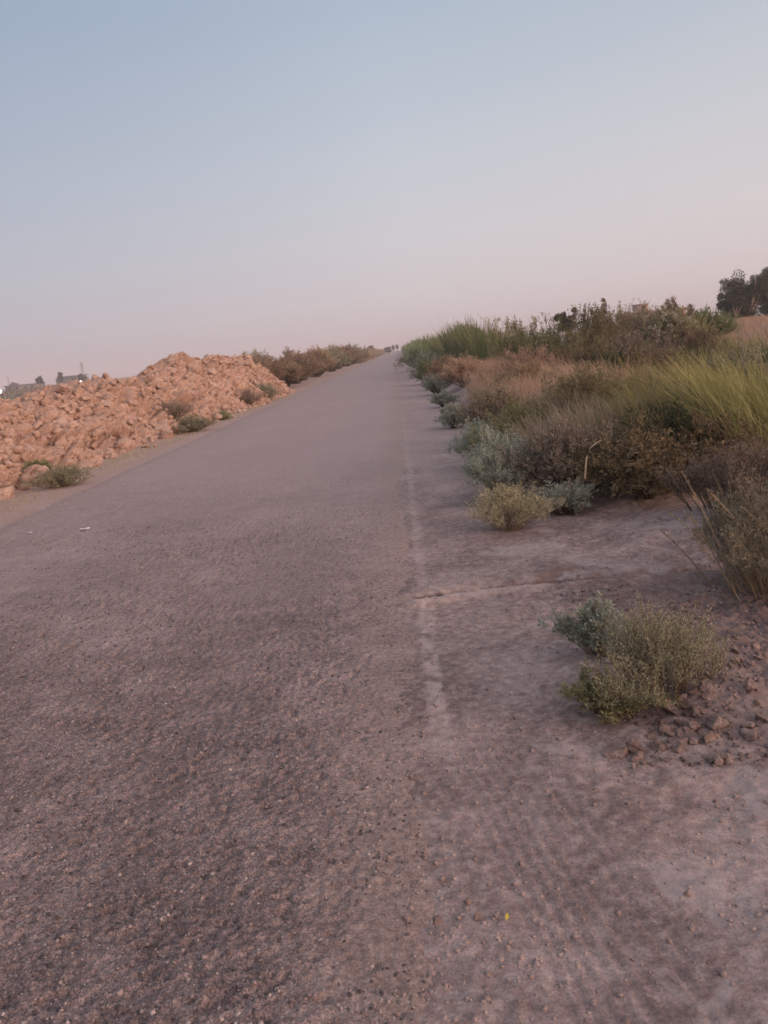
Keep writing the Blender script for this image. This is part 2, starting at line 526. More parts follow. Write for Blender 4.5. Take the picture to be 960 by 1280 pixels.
L_BROWN = leaf_mat("brown_leaf", [(0, (0.085, 0.062, 0.040)), (0.5, (0.19, 0.14, 0.085)), (1, (0.40, 0.30, 0.18))])
L_TAMA = leaf_mat("dry_brown_leaf", [(0, (0.19, 0.14, 0.088)), (0.5, (0.37, 0.28, 0.175)), (1, (0.54, 0.42, 0.27))])
L_RUST = leaf_mat("rusty_grass", [(0, (0.29, 0.19, 0.125)), (0.5, (0.51, 0.36, 0.245)), (1, (0.64, 0.49, 0.35))])
L_GRASS = leaf_mat("yellow_green_grass", [(0, (0.14, 0.125, 0.050)), (0.5, (0.30, 0.265, 0.110)), (1, (0.54, 0.46, 0.235))], 0.35)
L_REED = leaf_mat("reed_leaf", [(0, (0.085, 0.110, 0.045)), (0.5, (0.185, 0.220, 0.090)), (1, (0.38, 0.35, 0.19))], 0.35)
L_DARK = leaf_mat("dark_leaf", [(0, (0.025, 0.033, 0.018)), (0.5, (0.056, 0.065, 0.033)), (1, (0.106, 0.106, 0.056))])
L_GREY = leaf_mat("grey_twig", [(0, (0.13, 0.105, 0.085)), (0.5, (0.26, 0.21, 0.17)), (1, (0.42, 0.34, 0.27))], 0.15)
L_PLUME = leaf_mat("pale_seed_head", [(0, (0.30, 0.27, 0.21)), (1, (0.55, 0.50, 0.42))])
S_BROWN = stem_mat("brown_stem", (0.06, 0.042, 0.028), (0.16, 0.115, 0.075))
S_PALE = stem_mat("pale_stem", (0.16, 0.125, 0.085), (0.34, 0.27, 0.185))
M_BARK = plain_mat("pinkish_bark", (0.34, 0.24, 0.185), 0.9, 4.0, 0.3)
M_BRICK = plain_mat("pinkish_brick_wall", (0.36, 0.235, 0.185), 0.9, 2.0, 0.15)
M_RENDER = plain_mat("dun_rendered_wall", (0.20, 0.165, 0.14), 0.9, 1.0, 0.15)
M_ROOF = plain_mat("dark_flat_roof", (0.12, 0.105, 0.095), 0.9, 1.0, 0.15)
M_DARK = plain_mat("dark_opening", (0.03, 0.03, 0.03), 0.6)
M_STEEL = plain_mat("weathered_steel", (0.20, 0.19, 0.19), 0.6)
M_LAMPW = emit_mat("lit_white_lamp", (1.0, 0.97, 0.95), 14.0)
M_LAMPY = emit_mat("lit_warm_lamp", (1.0, 0.86, 0.6), 10.0)


# ------------------------------------------------------------------ ground
def ground_z(x, y):
    z = 0.018 * fbm(x * 0.9, y * 0.9, 3, 4) * sstep(-0.1, 0.5, np.abs(x + 2.3) - 2.2)
    z = z - 0.03 * sstep(-0.05, -0.35, np.abs(x + 2.3) - 2.25)
    near = sstep(60, 20, y) * sstep(-3, 0, y)
    # verge shelf and the low spoil bank under the shrubs
    edge = 1.25 + 0.25 * fbm(y * 0.35, y * 0 + 2, 9, 3)
    bank = 0.30 * sstep(edge, edge + 1.0, x) * sstep(6.1, 7.9, y) * sstep(60, 30, y) * sstep(4.6, 3.4, x)
    lip = 0.12 * np.exp(-(((x - 2.25) / 0.5) ** 2 + ((y - 5.6) / 0.5) ** 2))
    heap = 0.10 * np.exp(-(((x - 1.15) / 0.38) ** 2 + ((y - 3.15) / 0.42) ** 2))
    ditch = -0.75 * sstep(3.9, 5.2, x) * sstep(8.2, 6.6, x) * sstep(6, 10, y)
    far = (0.45 * sstep(7.0, 9.5, x) + 0.65 * sstep(9, 24, x) * sstep(14, 42, y)) * sstep(6, 13, y) * sstep(240, 90, y) * sstep(160, 60, x)
    z = z + bank + lip + heap + ditch + far
    # trench across the verge, a little ridge on its near lip
    ty = 4.50 + 0.05 * np.sin(x * 3.1) + 0.03 * fbm(x * 4, x * 0, 5, 3) + 0.05 * x
    m = sstep(-0.18, 0.0, x) * sstep(2.4, 1.5, x)
    z = z + m * (-0.060 * np.exp(-((y - ty - 0.05) / 0.038) ** 2) + 0.026 * np.exp(-((y - ty + 0.05) / 0.06) ** 2) + 0.014 * np.exp(-((y - ty - 0.2) / 0.09) ** 2))
    # churned, cloddy soil right of the green shrub and small crumb everywhere
    ch = sstep(1.0, 1.5, x + 0.25 * fbm(x * 2, y * 2, 12)) * sstep(4.5, 4.2, y) * sstep(2.2, 2.8, y)
    ch = np.maximum(ch, 0.45 * np.exp(-(((x - 1.9) / 0.9) ** 2 + ((y - 5.4) / 0.8) ** 2)))
    ch = np.maximum(ch, 0.8 * np.exp(-(((x - 1.1) / 0.36) ** 2 + ((y - 2.95) / 0.34) ** 2)))
    vis = sstep(14, 7, y) * (np.abs(x) < 6)
    rough = np.zeros_like(z)
    k = (vis > 0)
    if k.any():
        xs, ys = x[k], y[k]
        rough[k] = vis[k] * (0.013 * ch[k] * clod_field(xs * 15, ys * 15, 31) + 0.011 * ch[k] * clod_field(xs * 33, ys * 33, 41) + 0.022 * ch[k] * fbm(xs * 11, ys * 11, 43, 4, 0.65)
                             + 0.0060 * fbm(xs * 22, ys * 22, 51, 4, 0.65)
                             + 0.005 * np.maximum(0, fbm(xs * 30, ys * 30, 57, 2) - 0.25) * 2)
    z = z + 0.020 * fbm(x * 3.7, y * 3.7, 97, 4, 0.6) * sstep(0.3, 0.9, x) * sstep(30, 10, y)
    tyre = sstep(3.4, 2.4, y) * sstep(0.24, 0.18, np.abs(x - (0.46 - 0.17 * (y - 1.2))))
    z = z + rough * (1 - 0.75 * tyre)
    # tyre treads pressed into the dust: one pair of grooves lower right
    u = x - (0.46 - 0.17 * (y - 1.2))
    tread = sstep(3.2, 2.2, y) * sstep(0.19, 0.14, np.abs(u))
    z = z - tread * (0.003 + 0.0032 * np.cos(u * 2 * np.pi / 0.040) * sstep(0.25, 0.5, vnoise(u * 14, y * 1.1, 77)))
    return z


def axis(lo_fine, hi_fine, step, lo, hi, g=1.06):
    a = list(np.arange(lo_fine, hi_fine, step))
    s, v = step, a[-1]
    while v < hi:
        s *= g; v += s; a.append(min(v, hi))
    s, v, b = step, a[0], []
    while v > lo:
        s *= g; v -= s; b.append(max(v, lo))
    return np.array(b[::-1] + a)


def yrows(y0, y1, k, far, g=1.05):
    a = [y0]
    while a[-1] < y1: a.append(a[-1] + max(0.008, k * a[-1]))
    s = a[-1] - a[-2]
    while a[-1] < far:
        s *= g; a.append(min(a[-1] + s, far))
    s, b, v = 0.05, [], y0
    while v > -400:
        s *= 1.25; v -= s; b.append(v)
    return np.array(b[::-1] + a)


xs = axis(-0.35, 2.6, 0.012, -3000, 3000, 1.045)
ys = yrows(1.1, 24, 0.0032, 3000)
me = grid_mesh("ground", xs, ys, lambda X, Y: np.stack([X, Y, ground_z(X, Y)], -1))
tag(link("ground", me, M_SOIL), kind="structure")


def road_z(x, y):
    e = sstep(0.0, 0.14, -x + 0.05 + 0.05 * fbm(y * 2, y * 0, 61, 4) + 0.06 * fbm(x * 9, y * 9, 62, 3)) * sstep(-4.62, -4.2, x + 0.12 * fbm(y * 0.9, y * 0, 63, 4))
    z = 0.03 * (1 - ((x + 2.3) / 2.3) ** 2) + 0.008 * fbm(x * 0.7, y * 0.7, 65, 3)
    z = z + 0.002 - 0.030 * (1 - e)
    v = sstep(16, 7, y)
    k = v > 0
    r = np.zeros_like(z)
    if k.any():
        X, Y = x[k], y[k]
        amp = 0.55 + 0.45 * sstep(-0.35, 0.35, fbm(X * 1.2, Y * 1.2, 71, 3))
        amp = amp * (sstep(0.0, -0.6, X) * 0.75 + 0.25)
        n1 = fbm(X * 46, Y * 54, 73, 4, 0.8)
        n2 = vnoise(X * 90, Y * 90, 79) - 0.5
        r[k] = v[k] * amp * (0.0150 * n1 + 0.009 * n2 - 0.045 * np.maximum(0, fbm(X * 30, Y * 36, 83, 2) - 0.30))
    return z + r


rx = np.concatenate([np.linspace(-4.75, -2.6, 110)[:-1], np.linspace(-2.6, 0.12, 300)])
ry = yrows(1.1, 20, 0.0048, 1500, 1.05)
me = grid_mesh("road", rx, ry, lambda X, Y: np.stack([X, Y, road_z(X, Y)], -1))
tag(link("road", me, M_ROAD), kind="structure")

# ------------------------------------------------------------------ earth bank on the left
HY = [2, 6, 11, 14.6, 15.6, 17.4, 19.5, 21.0, 23.6, 25.2, 28.7, 33, 36.5, 38.6, 40.5, 42]
HH = [1.1, 1.25, 1.28, 1.20, 1.08, 1.29, 1.52, 1.28, 1.50, 1.78, 1.88, 1.78, 1.72, 1.35, 0.5, 0.0]


def bank_base(y): return np.interp(y, [2, 11, 20, 30, 36, 42], [-5.7, -5.55, -5.25, -5.0, -4.85, -5.6])


def bank_z(x, y):
    hc = np.interp(y, HY, HH) * (1 + 0.10 * fbm(y * 0.7, y * 0 + 3, 91, 3) + 0.07 * fbm(y * 2.2, x * 1.5, 93, 3))
    xb = bank_base(y) + 0.35 * fbm(y * 0.45, y * 0 + 9, 95, 3)
    w = np.interp(y, [2, 36, 42], [1.9, 1.7, 1.2])
    t = (xb - x) / w
    f = np.where(t < 1, sstep(-0.05, 1.0, np.clip(t, 0, 1)) * 0.45 + 0.55 * np.clip(t, 0, 1) ** 0.85, 1 - 0.9 * sstep(0.15, 2.0, t - 1))
    return hc * np.clip(f, 0, 1)


def bank_pos(X, Y):
    z = bank_z(X, Y)
    body = sstep(0.02, 0.35, z)
    s = (X - z) * 0.78                                     # run along the slope
    wx, wy = 0.25 * fbm(s * 1.5, Y * 1.5, 103, 3), 0.25 * fbm(s * 1.5, Y * 1.5, 107, 3)
    d = 0.30 * clod_field(s * 1.25 + wx, Y * 1.25 + wy, 101) + 0.23 * clod_field(s * 2.7 + wx, Y * 2.7 + wy, 111) \
        + 0.11 * clod_field(s * 5.8 + wx, Y * 5.8 + wy, 121) + 0.035 * clod_field(s * 11.5 + wx, Y * 11.5 + wy, 127) + 0.055 * fbm(s * 14, Y * 14, 131, 4, 0.65) + 0.10 * fbm(s * 3.3, Y * 3.3, 133, 3)
    d = d * (0.25 + 0.75 * body) * sstep(-0.01, 0.12, z) * (0.55 + 0.45 * sstep(-0.4, 0.3, fbm(s * 0.5, Y * 0.5, 141, 2)))
    return np.stack([X + 0.75 * d, Y - 0.15 * d, z + 0.62 * d - 0.05], -1)


bx = np.concatenate([np.linspace(-9.8, -7.6, 60)[:-1], np.linspace(-7.6, -4.5, 170)])
by = np.concatenate([np.arange(2, 9, 0.08), np.arange(9, 42.3, 0.028)])
me = grid_mesh("earth_bank", bx, by, bank_pos, smooth=False)
tag(link("earth_bank", me, M_BANK), kind="structure")

CLODS = [clod_mesh("clod_%d" % i, 300 + i, *np.random.default_rng(i).uniform(0.65, 1.35, 2), 0.6 + 0.05 * i) for i in range(9)]
for c in CLODS: c.materials.append(M_BANK)
CLODB = []
for i, c in enumerate(CLODS):
    k = c.copy(); k.materials.clear(); k.materials.append(M_CLOD); CLODB.append(k)


def place_clod(name, me, p, r, label, cat, group, rng):
    o = bpy.data.objects.new(name, me)
    COL.objects.link(o)
    o.location = p
    o.scale = (r, r, r)
    o.rotation_euler = tuple(rng.uniform(-0.5, 0.5, 2)) + (rng.uniform(0, 6.28),)
    return tag(o, label, cat, group)


# small broken clods, past counting, heaped over the whole bank
rng = np.random.default_rng(20)
small = [clod_mesh("small_clod_%d" % i, 340 + i, *np.random.default_rng(50 + i).uniform(0.7, 1.3, 2), 0.65 + 0.05 * i, planes=8, sub=2) for i in range(6)]
VV, TT, n0 = [], [], 0
for i, mm in enumerate(small):
    cv = np.array([v.co[:] for v in mm.vertices]); ct = np.array([p.vertices[:] for p in mm.polygons])
    k = 800
    y = 9.5 + 30.5 * rng.random(k) ** 1.25
    x = np.interp(y, [2, 11, 20, 30, 36, 42], [-5.7, -5.55, -5.25, -5.0, -4.85, -5.6]) - rng.uniform(-0.25, 2.3, k)
    P = bank_pos(x, y)
    ok = (bank_z(x, y) > 0.01) & (vnoise(x * 1.6, y * 1.6, 27) + 0.45 * rng.random(k) > 0.52)
    P = P[ok]; k = len(P)
    r = (0.018 + 0.105 * rng.random(k) ** 3.0)[:, None, None]
    a_, b_ = rng.uniform(0, 6.283, k), rng.uniform(-0.8, 0.8, k)
    ca, sa, cb, sb = np.cos(a_)[:, None], np.sin(a_)[:, None], np.cos(b_)[:, None], np.sin(b_)[:, None]
    q_ = np.repeat(cv[None], k, 0)
    q_ = np.stack([q_[..., 0], q_[..., 1] * cb - q_[..., 2] * sb, q_[..., 1] * sb + q_[..., 2] * cb], -1)
    q_ = np.stack([q_[..., 0] * ca - q_[..., 1] * sa, q_[..., 0] * sa + q_[..., 1] * ca, q_[..., 2]], -1)
    V = q_ * r + P[:, None] + np.array([0.3, 0, 0.25]) * r
    VV.append(V.reshape(-1, 3)); TT.append((ct[None] + (np.arange(k) * len(cv))[:, None, None]).reshape(-1, 3) + n0)
    n0 += k * len(cv)
TT = np.concatenate(TT)
tag(link("clod_rubble", mesh_from("clod_rubble", np.concatenate(VV), TT, np.full(len(TT), 3)), M_BANK), "small broken clods heaped all over the left bank", kind="stuff")

rng = np.random.default_rng(21)
for i in range(290):
    y = 10.5 + 27.5 * rng.random() ** 1.4
    x = bank_base(y) - rng.uniform(-0.1, 1.9)
    p = bank_pos(np.array([x]), np.array([y]))[0]
    r = 0.06 + 0.19 * rng.random() ** 1.8
    place_clod("earth_clod", CLODS[i % 9], p + np.array([0.02, 0, r * 0.10]), r,
               "ochre lump of dry earth lying on the sloping bank left of the road", "earth clod", "earth clods on the left bank", rng)
for i in range(34):
    y = 10.8 + 24 * rng.random() ** 1.3
    x = bank_base(y) + rng.uniform(0.02, 0.35)
    r = rng.uniform(0.03, 0.085)
    place_clod("fallen_clod", CLODS[i % 9], (x, y, r * 0.4), r, "small ochre clod fallen onto the flat strip at the foot of the left bank",
               "earth clod", "clods fallen at the foot of the left bank", rng)


# ------------------------------------------------------------------ plants
def gz(x, y): return float(ground_z(np.array([float(x)]), np.array([float(y)]))[0])


def shrub(name, x, y, label, cat, leafm, stemm, seed, group=None, z=None, rz=0.0, **kw):
    t = thing(name, (x, y, gz(x, y) if z is None else z), label, cat, group, rz)
    f, s = shrub_meshes(name, seed, **kw)
    link("foliage", f, leafm, t)
    link("stems", s, stemm, t)
    return t


def on_bank(x, y):
    return float(bank_z(np.array([x]), np.array([y]))[0]) - 0.02


# near verge, right
p = at(752, 822)
shrub("leafy_saltbush", p[0], p[1], "small leafy grey-green plant behind the fluffy olive bush on the bare verge", "shrub", L_SAGE, S_PALE, 1,
      R=0.16, H=0.24, nb=46, sub=7, nl=16, leaf=(0.022, 0.009), up=0.5, stem_r=0.0025, gap=0.3)
p = at(838, 885)
shrub("fluffy_bush", p[0], p[1] + 0.08, "fluffy olive green bush nearest the camera, beside the heap of brown clods", "shrub", L_FLUFF, S_BROWN, 2,
      R=0.27, H=0.25, nb=105, sub=11, nl=13, leaf=(0.014, 0.0028), up=1.1, jit=0.5, stem_r=0.0018, gap=0.55, tall=0.25, sub_len=0.48, rootf=0.6)
p = at(762, 893)
shrub("sprawling_plant", p[0], p[1], "low sprawling twiggy green plant at the near left foot of the fluffy bush", "plant", L_LIME, S_BROWN, 3,
      R=0.19, H=0.14, nb=50, sub=7, nl=12, leaf=(0.018, 0.007), up=0.25, jit=0.6, stem_r=0.0025, gap=0.4)
p = at(930, 745)
stalky = shrub("stalky_bush", p[0] + 0.25, p[1] + 0.15, "big grey-green bush with long bare stalks cut off by the right edge of the photo", "bush", L_DUSTY, S_PALE, 4,
      R=0.46, H=0.56, nb=190, sub=10, nl=11, leaf=(0.022, 0.006), up=0.7, stem_r=0.0028, gap=0.4, tall=0.18, sub_len=0.22, rootf=0.5)
rg = np.random.default_rng(14)
for j in range(16):
    b0 = np.array([rg.normal(-0.12, 0.14), rg.normal(-0.1, 0.14), 0.0])
    L_ = rg.uniform(0.45, 0.85)
    dr = np.array([rg.uniform(-0.75, -0.05), rg.normal(-0.05, 0.25), 1.0]); dr /= np.linalg.norm(dr)
    tt = np.linspace(0, 1, 6)[:, None]
    P_ = b0 + dr * L_ * tt + np.array([-0.10, 0, -0.05]) * tt ** 2 * L_
    v, q = tubes(P_[None], np.linspace(0.0042, 0.0018, 6)[None], 4)
    sv_ = P_[3] + (P_[5] - P_[3]) * rg.random((26, 1))
    lv_, lq_ = leaves(sv_, dr + rg.normal(size=(26, 3)) * 0.4, np.full(26, 0.022), np.full(26, 0.006), rg)
    link("stalk", quads("bush_stalk", np.concatenate([v, lv_]), np.concatenate([q, lq_ + len(v)]), False, np.full(len(q) + len(lq_), rg.random())), S_PALE, stalky)
p = at(905, 655)
shrub("purple_twig_bush", p[0] + 0.1, p[1] - 0.2, "leafless purplish brown twig bush behind the stalky bush on the right", "bush", L_GREY, S_BROWN, 5,
      R=0.46, H=0.42, rootf=0.65, nb=150, sub=13, nl=9, leaf=(0.026, 0.004), up=0.7, jit=0.4, stem_r=0.004, gap=0.3)
p = at(637, 666)
shrub("straw_tuft", p[0], p[1] + 0.1, "pale straw coloured dry tuft at the near end of the sage bushes", "grass tuft", L_STRAW, S_PALE, 6,
      R=0.30, H=0.30, nb=120, sub=6, nl=9, leaf=(0.034, 0.0045), up=0.5, jit=0.3, stem_r=0.0022, gap=0.3, wind=(0.05, 0))
p = at(712, 645)
shrub("blue_green_tuft", p[0], p[1] + 0.05, "low blue-green tuft between the straw tuft and the dark hollow of the bank", "plant", L_SAGE, S_BROWN, 7,
      R=0.27, H=0.24, nb=80, sub=7, nl=12, leaf=(0.03, 0.008), up=0.7, jit=0.35, stem_r=0.0025)
p = at(628, 625)
shrub("sage_bush", p[0] + 0.05, p[1], "larger soft grey-green sage bush right behind the straw tuft", "bush", L_SAGE, S_PALE, 8,
      R=0.43, H=0.56, nb=150, sub=9, nl=15, leaf=(0.026, 0.007), up=0.8, jit=0.35, stem_r=0.003)
p = at(602, 585)
shrub("sage_bush", p[0] + 0.05, p[1], "second sage bush, farther along the verge behind the larger one", "bush", L_SAGE, S_PALE, 9,
      R=0.36, H=0.50, nb=110, sub=8, nl=14, leaf=(0.03, 0.009), up=0.9, jit=0.35, stem_r=0.003)
p = at(568, 535)
shrub("round_bush", p[0], p[1], "small round blue-green bush alone on the far verge by the road edge", "bush", L_SAGE, S_BROWN, 10,
      R=0.30, H=0.36, nb=90, sub=8, nl=14, leaf=(0.04, 0.012), up=0.6, gap=0.15, stem_r=0.003, wind=(0, 0))
p = at(606, 530)
shrub("low_dark_plant", p[0], p[1], "low dark green plant spreading right of the small round bush", "plant", L_GREEN, S_BROWN, 11,
      R=0.36, H=0.16, nb=70, sub=7, nl=10, leaf=(0.04, 0.012), up=0.3, stem_r=0.003)

# the thick growth on the spoil bank, right
big = [
    ("brown_bush", 1.45, 6.95, 0.58, 0.60, L_GREY, S_BROWN, "grey-brown tangled bush just right of the sage bushes", 150, 12, 14, (0.03, 0.007), 0.5),
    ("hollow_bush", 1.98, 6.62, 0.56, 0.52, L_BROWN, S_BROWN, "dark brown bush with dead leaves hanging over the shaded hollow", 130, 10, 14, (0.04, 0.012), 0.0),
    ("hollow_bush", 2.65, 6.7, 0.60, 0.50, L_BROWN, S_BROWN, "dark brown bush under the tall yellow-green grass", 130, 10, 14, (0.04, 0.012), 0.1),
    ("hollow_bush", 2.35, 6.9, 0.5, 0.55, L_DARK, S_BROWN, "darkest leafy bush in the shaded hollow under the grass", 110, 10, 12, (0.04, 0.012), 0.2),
    ("olive_bush", 1.45, 9.2, 0.62, 0.62, L_OLIVE, S_BROWN, "brownish olive bush behind the second sage bush", 120, 9, 14, (0.04, 0.009), 0.7),
    ("olive_bush", 2.25, 8.9, 0.75, 0.68, L_OLIVE, S_PALE, "olive and straw mixed bush at the middle of the bank top", 130, 9, 14, (0.045, 0.008), 0.8),
    ("yellow_bush", 1.45, 11.6, 0.65, 0.70, L_STRAW, S_BROWN, "yellowish brown bush sticking up at the left end of the rusty grass", 110, 9, 12, (0.05, 0.010), 0.9),
    ("dry_bush", 2.35, 15.0, 0.62, 0.62, L_TAMA, S_BROWN, "tan dry bush beside the bare pale lumps of earth", 90, 8, 12, (0.055, 0.014), 0.8),
    ("dry_bush", 3.0, 18.5, 0.95, 0.80, L_RUST, S_BROWN, "rusty dry bush behind the bare pale lumps of earth", 100, 8, 12, (0.06, 0.014), 0.8),
    ("dry_bush", 1.9, 23.5, 0.85, 0.75, L_RUST, S_BROWN, "orange-brown dry bush halfway along the right verge", 90, 8, 12, (0.07, 0.016), 0.8),
    ("dry_bush", 1.7, 27.5, 0.85, 0.78, L_TAMA, S_BROWN, "pinkish dry bush at the far end of the rusty bushes", 90, 8, 12, (0.075, 0.018), 0.8),
    ("green_verge_bush", 1.05, 19.2, 0.32, 0.34, L_SAGE, S_BROWN, "small grey-green bush at the road edge left of the rusty bushes", 60, 7, 10, (0.05, 0.014), 0.6),
    ("green_verge_bush", 1.15, 24.5, 0.50, 0.55, L_SAGE, S_BROWN, "dark grey-green bush where the rusty bushes meet the road", 70, 7, 10, (0.06, 0.016), 0.6),
    ("green_verge_bush", 1.3, 32.0, 0.75, 0.85, L_GREEN, S_BROWN, "green bush on the right road edge just beyond the rusty bushes", 80, 7, 10, (0.08, 0.022), 0.6),
    ("green_verge_bush", 1.5, 40.0, 0.95, 1.0, L_SAGE, S_BROWN, "dull green bush crowding the far right road edge before the reeds", 80, 7, 10, (0.09, 0.026), 0.6),
    ("green_verge_bush", 1.6, 52.0, 1.2, 1.15, L_GREEN, S_BROWN, "farthest green bush one can tell apart on the right road edge", 80, 7, 10, (0.11, 0.03), 0.6),
]
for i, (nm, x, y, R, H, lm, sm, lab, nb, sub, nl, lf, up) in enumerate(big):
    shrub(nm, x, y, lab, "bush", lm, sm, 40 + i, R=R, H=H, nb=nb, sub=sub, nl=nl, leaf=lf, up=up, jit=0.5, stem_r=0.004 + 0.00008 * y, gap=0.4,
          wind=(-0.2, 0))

# bushes beyond the ditch, right
back = [
    (880, 458, 13.2, 0.8, L_DARK, "dark bush in the ditch behind the tallest yellow-green grass"),
    (938, 450, 14.5, 0.9, L_DUSTY, "low grey-green bush at the foot of the tan slope by the right edge"),
    (820, 440, 16.0, 1.0, L_BROWN, "dark purplish brown bush in the middle of the ditch"),
    (760, 448, 17.0, 1.0, L_DARK, "dark bush in the ditch above the straw coloured grass"),
    (700, 442, 19.0, 1.0, L_BROWN, "dusky brown bush in the ditch right of the bright green reed clump"),
    (740, 424, 22.0, 1.2, L_OLIVE, "dull olive bush on the ditch's far edge behind the dusky brown bush"),
    (800, 416, 23.0, 1.2, L_GREY, "greyish twig bush left of the bush with white seed heads"),
    (862, 418, 24.0, 1.1, L_BROWN, "reddish brown bush right of the bush with white seed heads"),
    (690, 404, 28.0, 1.4, L_GREEN, "green bush on the skyline below the lone dark treetop"),
    (745, 386, 30.0, 1.5, L_OLIVE, "tallest olive bush on the skyline, between the lone treetop and the roof hut"),
    (786, 390, 31.5, 1.4, L_STRAW, "straw tinged bush on the skyline under the brick roof hut"),
    (832, 392, 31.0, 1.3, L_GREY, "feathery grey bush on the skyline right of the brick roof hut"),
    (874, 391, 32.0, 1.2, L_GREEN, "yellow-green bush on the skyline left of the big dark tree"),
    (655, 402, 34.0, 1.4, L_OLIVE, "olive bush on the skyline above the bright green reed clump"),
    (622, 404, 40.0, 1.5, L_TAMA, "brownish bush standing higher than the green reeds around it"),
    (588, 412, 48.0, 1.5, L_GREEN, "rich green rounded bush standing among the roadside reeds"),
]
for i, (px, py, y, R, lm, lab) in enumerate(back):
    p = at_y(px, py, y)
    H = max(0.4, p[2] - gz(p[0], y)) * 0.97
    shrub("ditch_bush", p[0], y, lab, "bush", lm, S_BROWN, 80 + i, R=R, H=H, nb=130, sub=10, nl=15, leaf=(0.05 + 0.0014 * y, 0.010 + 0.0005 * y), up=0.9,
          jit=0.4, stem_r=0.007, gap=0.4, wind=(-0.12, 0), tall=0.05, group="bushes along the ditch")

# bush with pale seed heads
sp = at_y(843, 404, 27.0)
t = shrub("seed_head_bush", sp[0], 27.0, "bush dotted with white seed heads in front of the tan slope", "bush", L_OLIVE, S_BROWN, 120,
          R=1.0, H=1.35, nb=110, sub=8, nl=12, leaf=(0.08, 0.025), up=0.8, stem_r=0.008, gap=0.4)
rg = np.random.default_rng(5)
n = 60
pp = np.stack([rg.normal(0, 0.45, n), rg.normal(-0.35, 0.3, n), rg.uniform(0.5, 1.35, n)], -1)
pp = np.repeat(pp, 12, 0) + rg.normal(size=(n * 12, 3)) * 0.035
v, q = leaves(pp, rg.normal(size=pp.shape) + [0, 0, 0.5], np.full(len(pp), 0.07), np.full(len(pp), 0.03), rg)
link("seed_heads", quads("seed_heads", v, q, False, rg.random(len(q))), L_PLUME, t)

# roadside row on the left
row = [
    (-6.9, 41.5, 1.35, 1.85, "first dry brown bush after the end of the earth bank, dark on its near side"),
    (-6.2, 44.5, 1.2, 1.55, "tan dry bush at the road edge just past the first one"),
    (-8.1, 46.0, 1.6, 2.0, "taller dry brown bush behind the first two, under the thin bare tree"),
    (-6.3, 49.5, 1.4, 1.75, "olive tan dry bush left of the distant warm lamp"),
    (-6.6, 55.0, 1.5, 1.85, "dry brown bush directly below the distant warm lamp"),
    (-6.2, 61.0, 1.6, 1.95, "dry brown bush just right of the distant warm lamp"),
    (-6.6, 68.0, 1.7, 2.15, "reddish dry bush midway along the left row"),
    (-6.2, 77.0, 1.8, 2.1, "dull olive dry bush beyond the reddish one"),
    (-6.5, 88.0, 2.0, 2.3, "dry brown bush below the farthest faint pylon"),
    (-6.3, 101.0, 2.1, 2.3, "small looking dry brown bush in the far left row"),
    (-6.5, 116.0, 2.3, 2.5, "last separate dry brown bush before the far scrub on the left"),
]
for i, (x, y, R, H, lab) in enumerate(row):
    shrub("roadside_bush", x, y, lab, "bush", [L_TAMA, L_TAMA, L_DUSTY, L_TAMA, L_TAMA, L_TAMA, L_RUST, L_DUSTY][i % 8], S_BROWN, 140 + i, R=R, H=H * 0.86,
          nb=120, sub=9, nl=12, leaf=(0.05 + 0.0015 * y, 0.014 + 0.0006 * y), up=0.7, jit=0.5, stem_r=0.01, gap=0.3, wind=(0, 0), tall=0.08, low=0.2,
          group="dry brown bushes beside the road")

# plants at the foot of and on the left bank
left = [
    ("low_bush", -4.92, 11.2, None, 0.42, 0.27, L_FLUFF, S_PALE, "straw and green low bush at the foot of the bank, nearest on the left", (0.035, 0.008)),
    ("green_tuft", -5.55, 11.9, 0.12, 0.22, 0.18, L_LIME, S_PALE, "small olive tuft among clods just behind the nearest low bush", (0.035, 0.009)),
    ("low_bush", -4.98, 18.9, None, 0.50, 0.34, L_DUSTY, S_BROWN, "grey-green bush at the foot of the bank midway along", (0.045, 0.012)),
    ("twig_bush", -5.55, 19.6, 0.3, 0.55, 0.45, L_DRY, S_PALE, "bare brown twig bush lying up the slope behind the grey-green bush", (0.045, 0.008)),
    ("small_tuft", -5.0, 22.5, None, 0.22, 0.20, L_FLUFF, S_BROWN, "small olive tuft at the bank foot between two bushes", (0.05, 0.012)),
    ("low_bush", -5.15, 30.8, None, 0.62, 0.58, L_DUSTY, S_PALE, "olive bush near the far end of the earth bank", (0.06, 0.016)),
    ("twig_bush", -5.3, 28.0, 0.1, 0.55, 0.45, L_DRY, S_PALE, "pale dry twig bush left of the olive bush at the bank's far end", (0.055, 0.01)),
    ("twig_bush", -6.25, 35.8, 1.05, 0.7, 0.6, L_DRY, S_BROWN, "tan bush growing high on the end of the earth bank", (0.07, 0.016)),
    ("grey_bush", -10.4, 19.5, 0.0, 1.0, 1.15, L_GREY, S_BROWN, "grey-green bush standing behind the low part of the bank", (0.06, 0.014)),
    ("grey_bush", -11.8, 24.5, 0.0, 1.3, 1.2, L_SAGE, S_BROWN, "dull bush farther behind the low part of the bank", (0.07, 0.018)),
]
for i, (nm, x, y, z, R, H, lm, sm, lab, lf) in enumerate(left):
    shrub(nm, x, y, lab, "bush" if "bush" in nm else "grass tuft", lm, sm, 170 + i, z=z, R=R, H=H, nb=85, sub=7, nl=9, leaf=lf, up=0.5, stem_r=0.004,
          gap=0.35, wind=(0, 0))


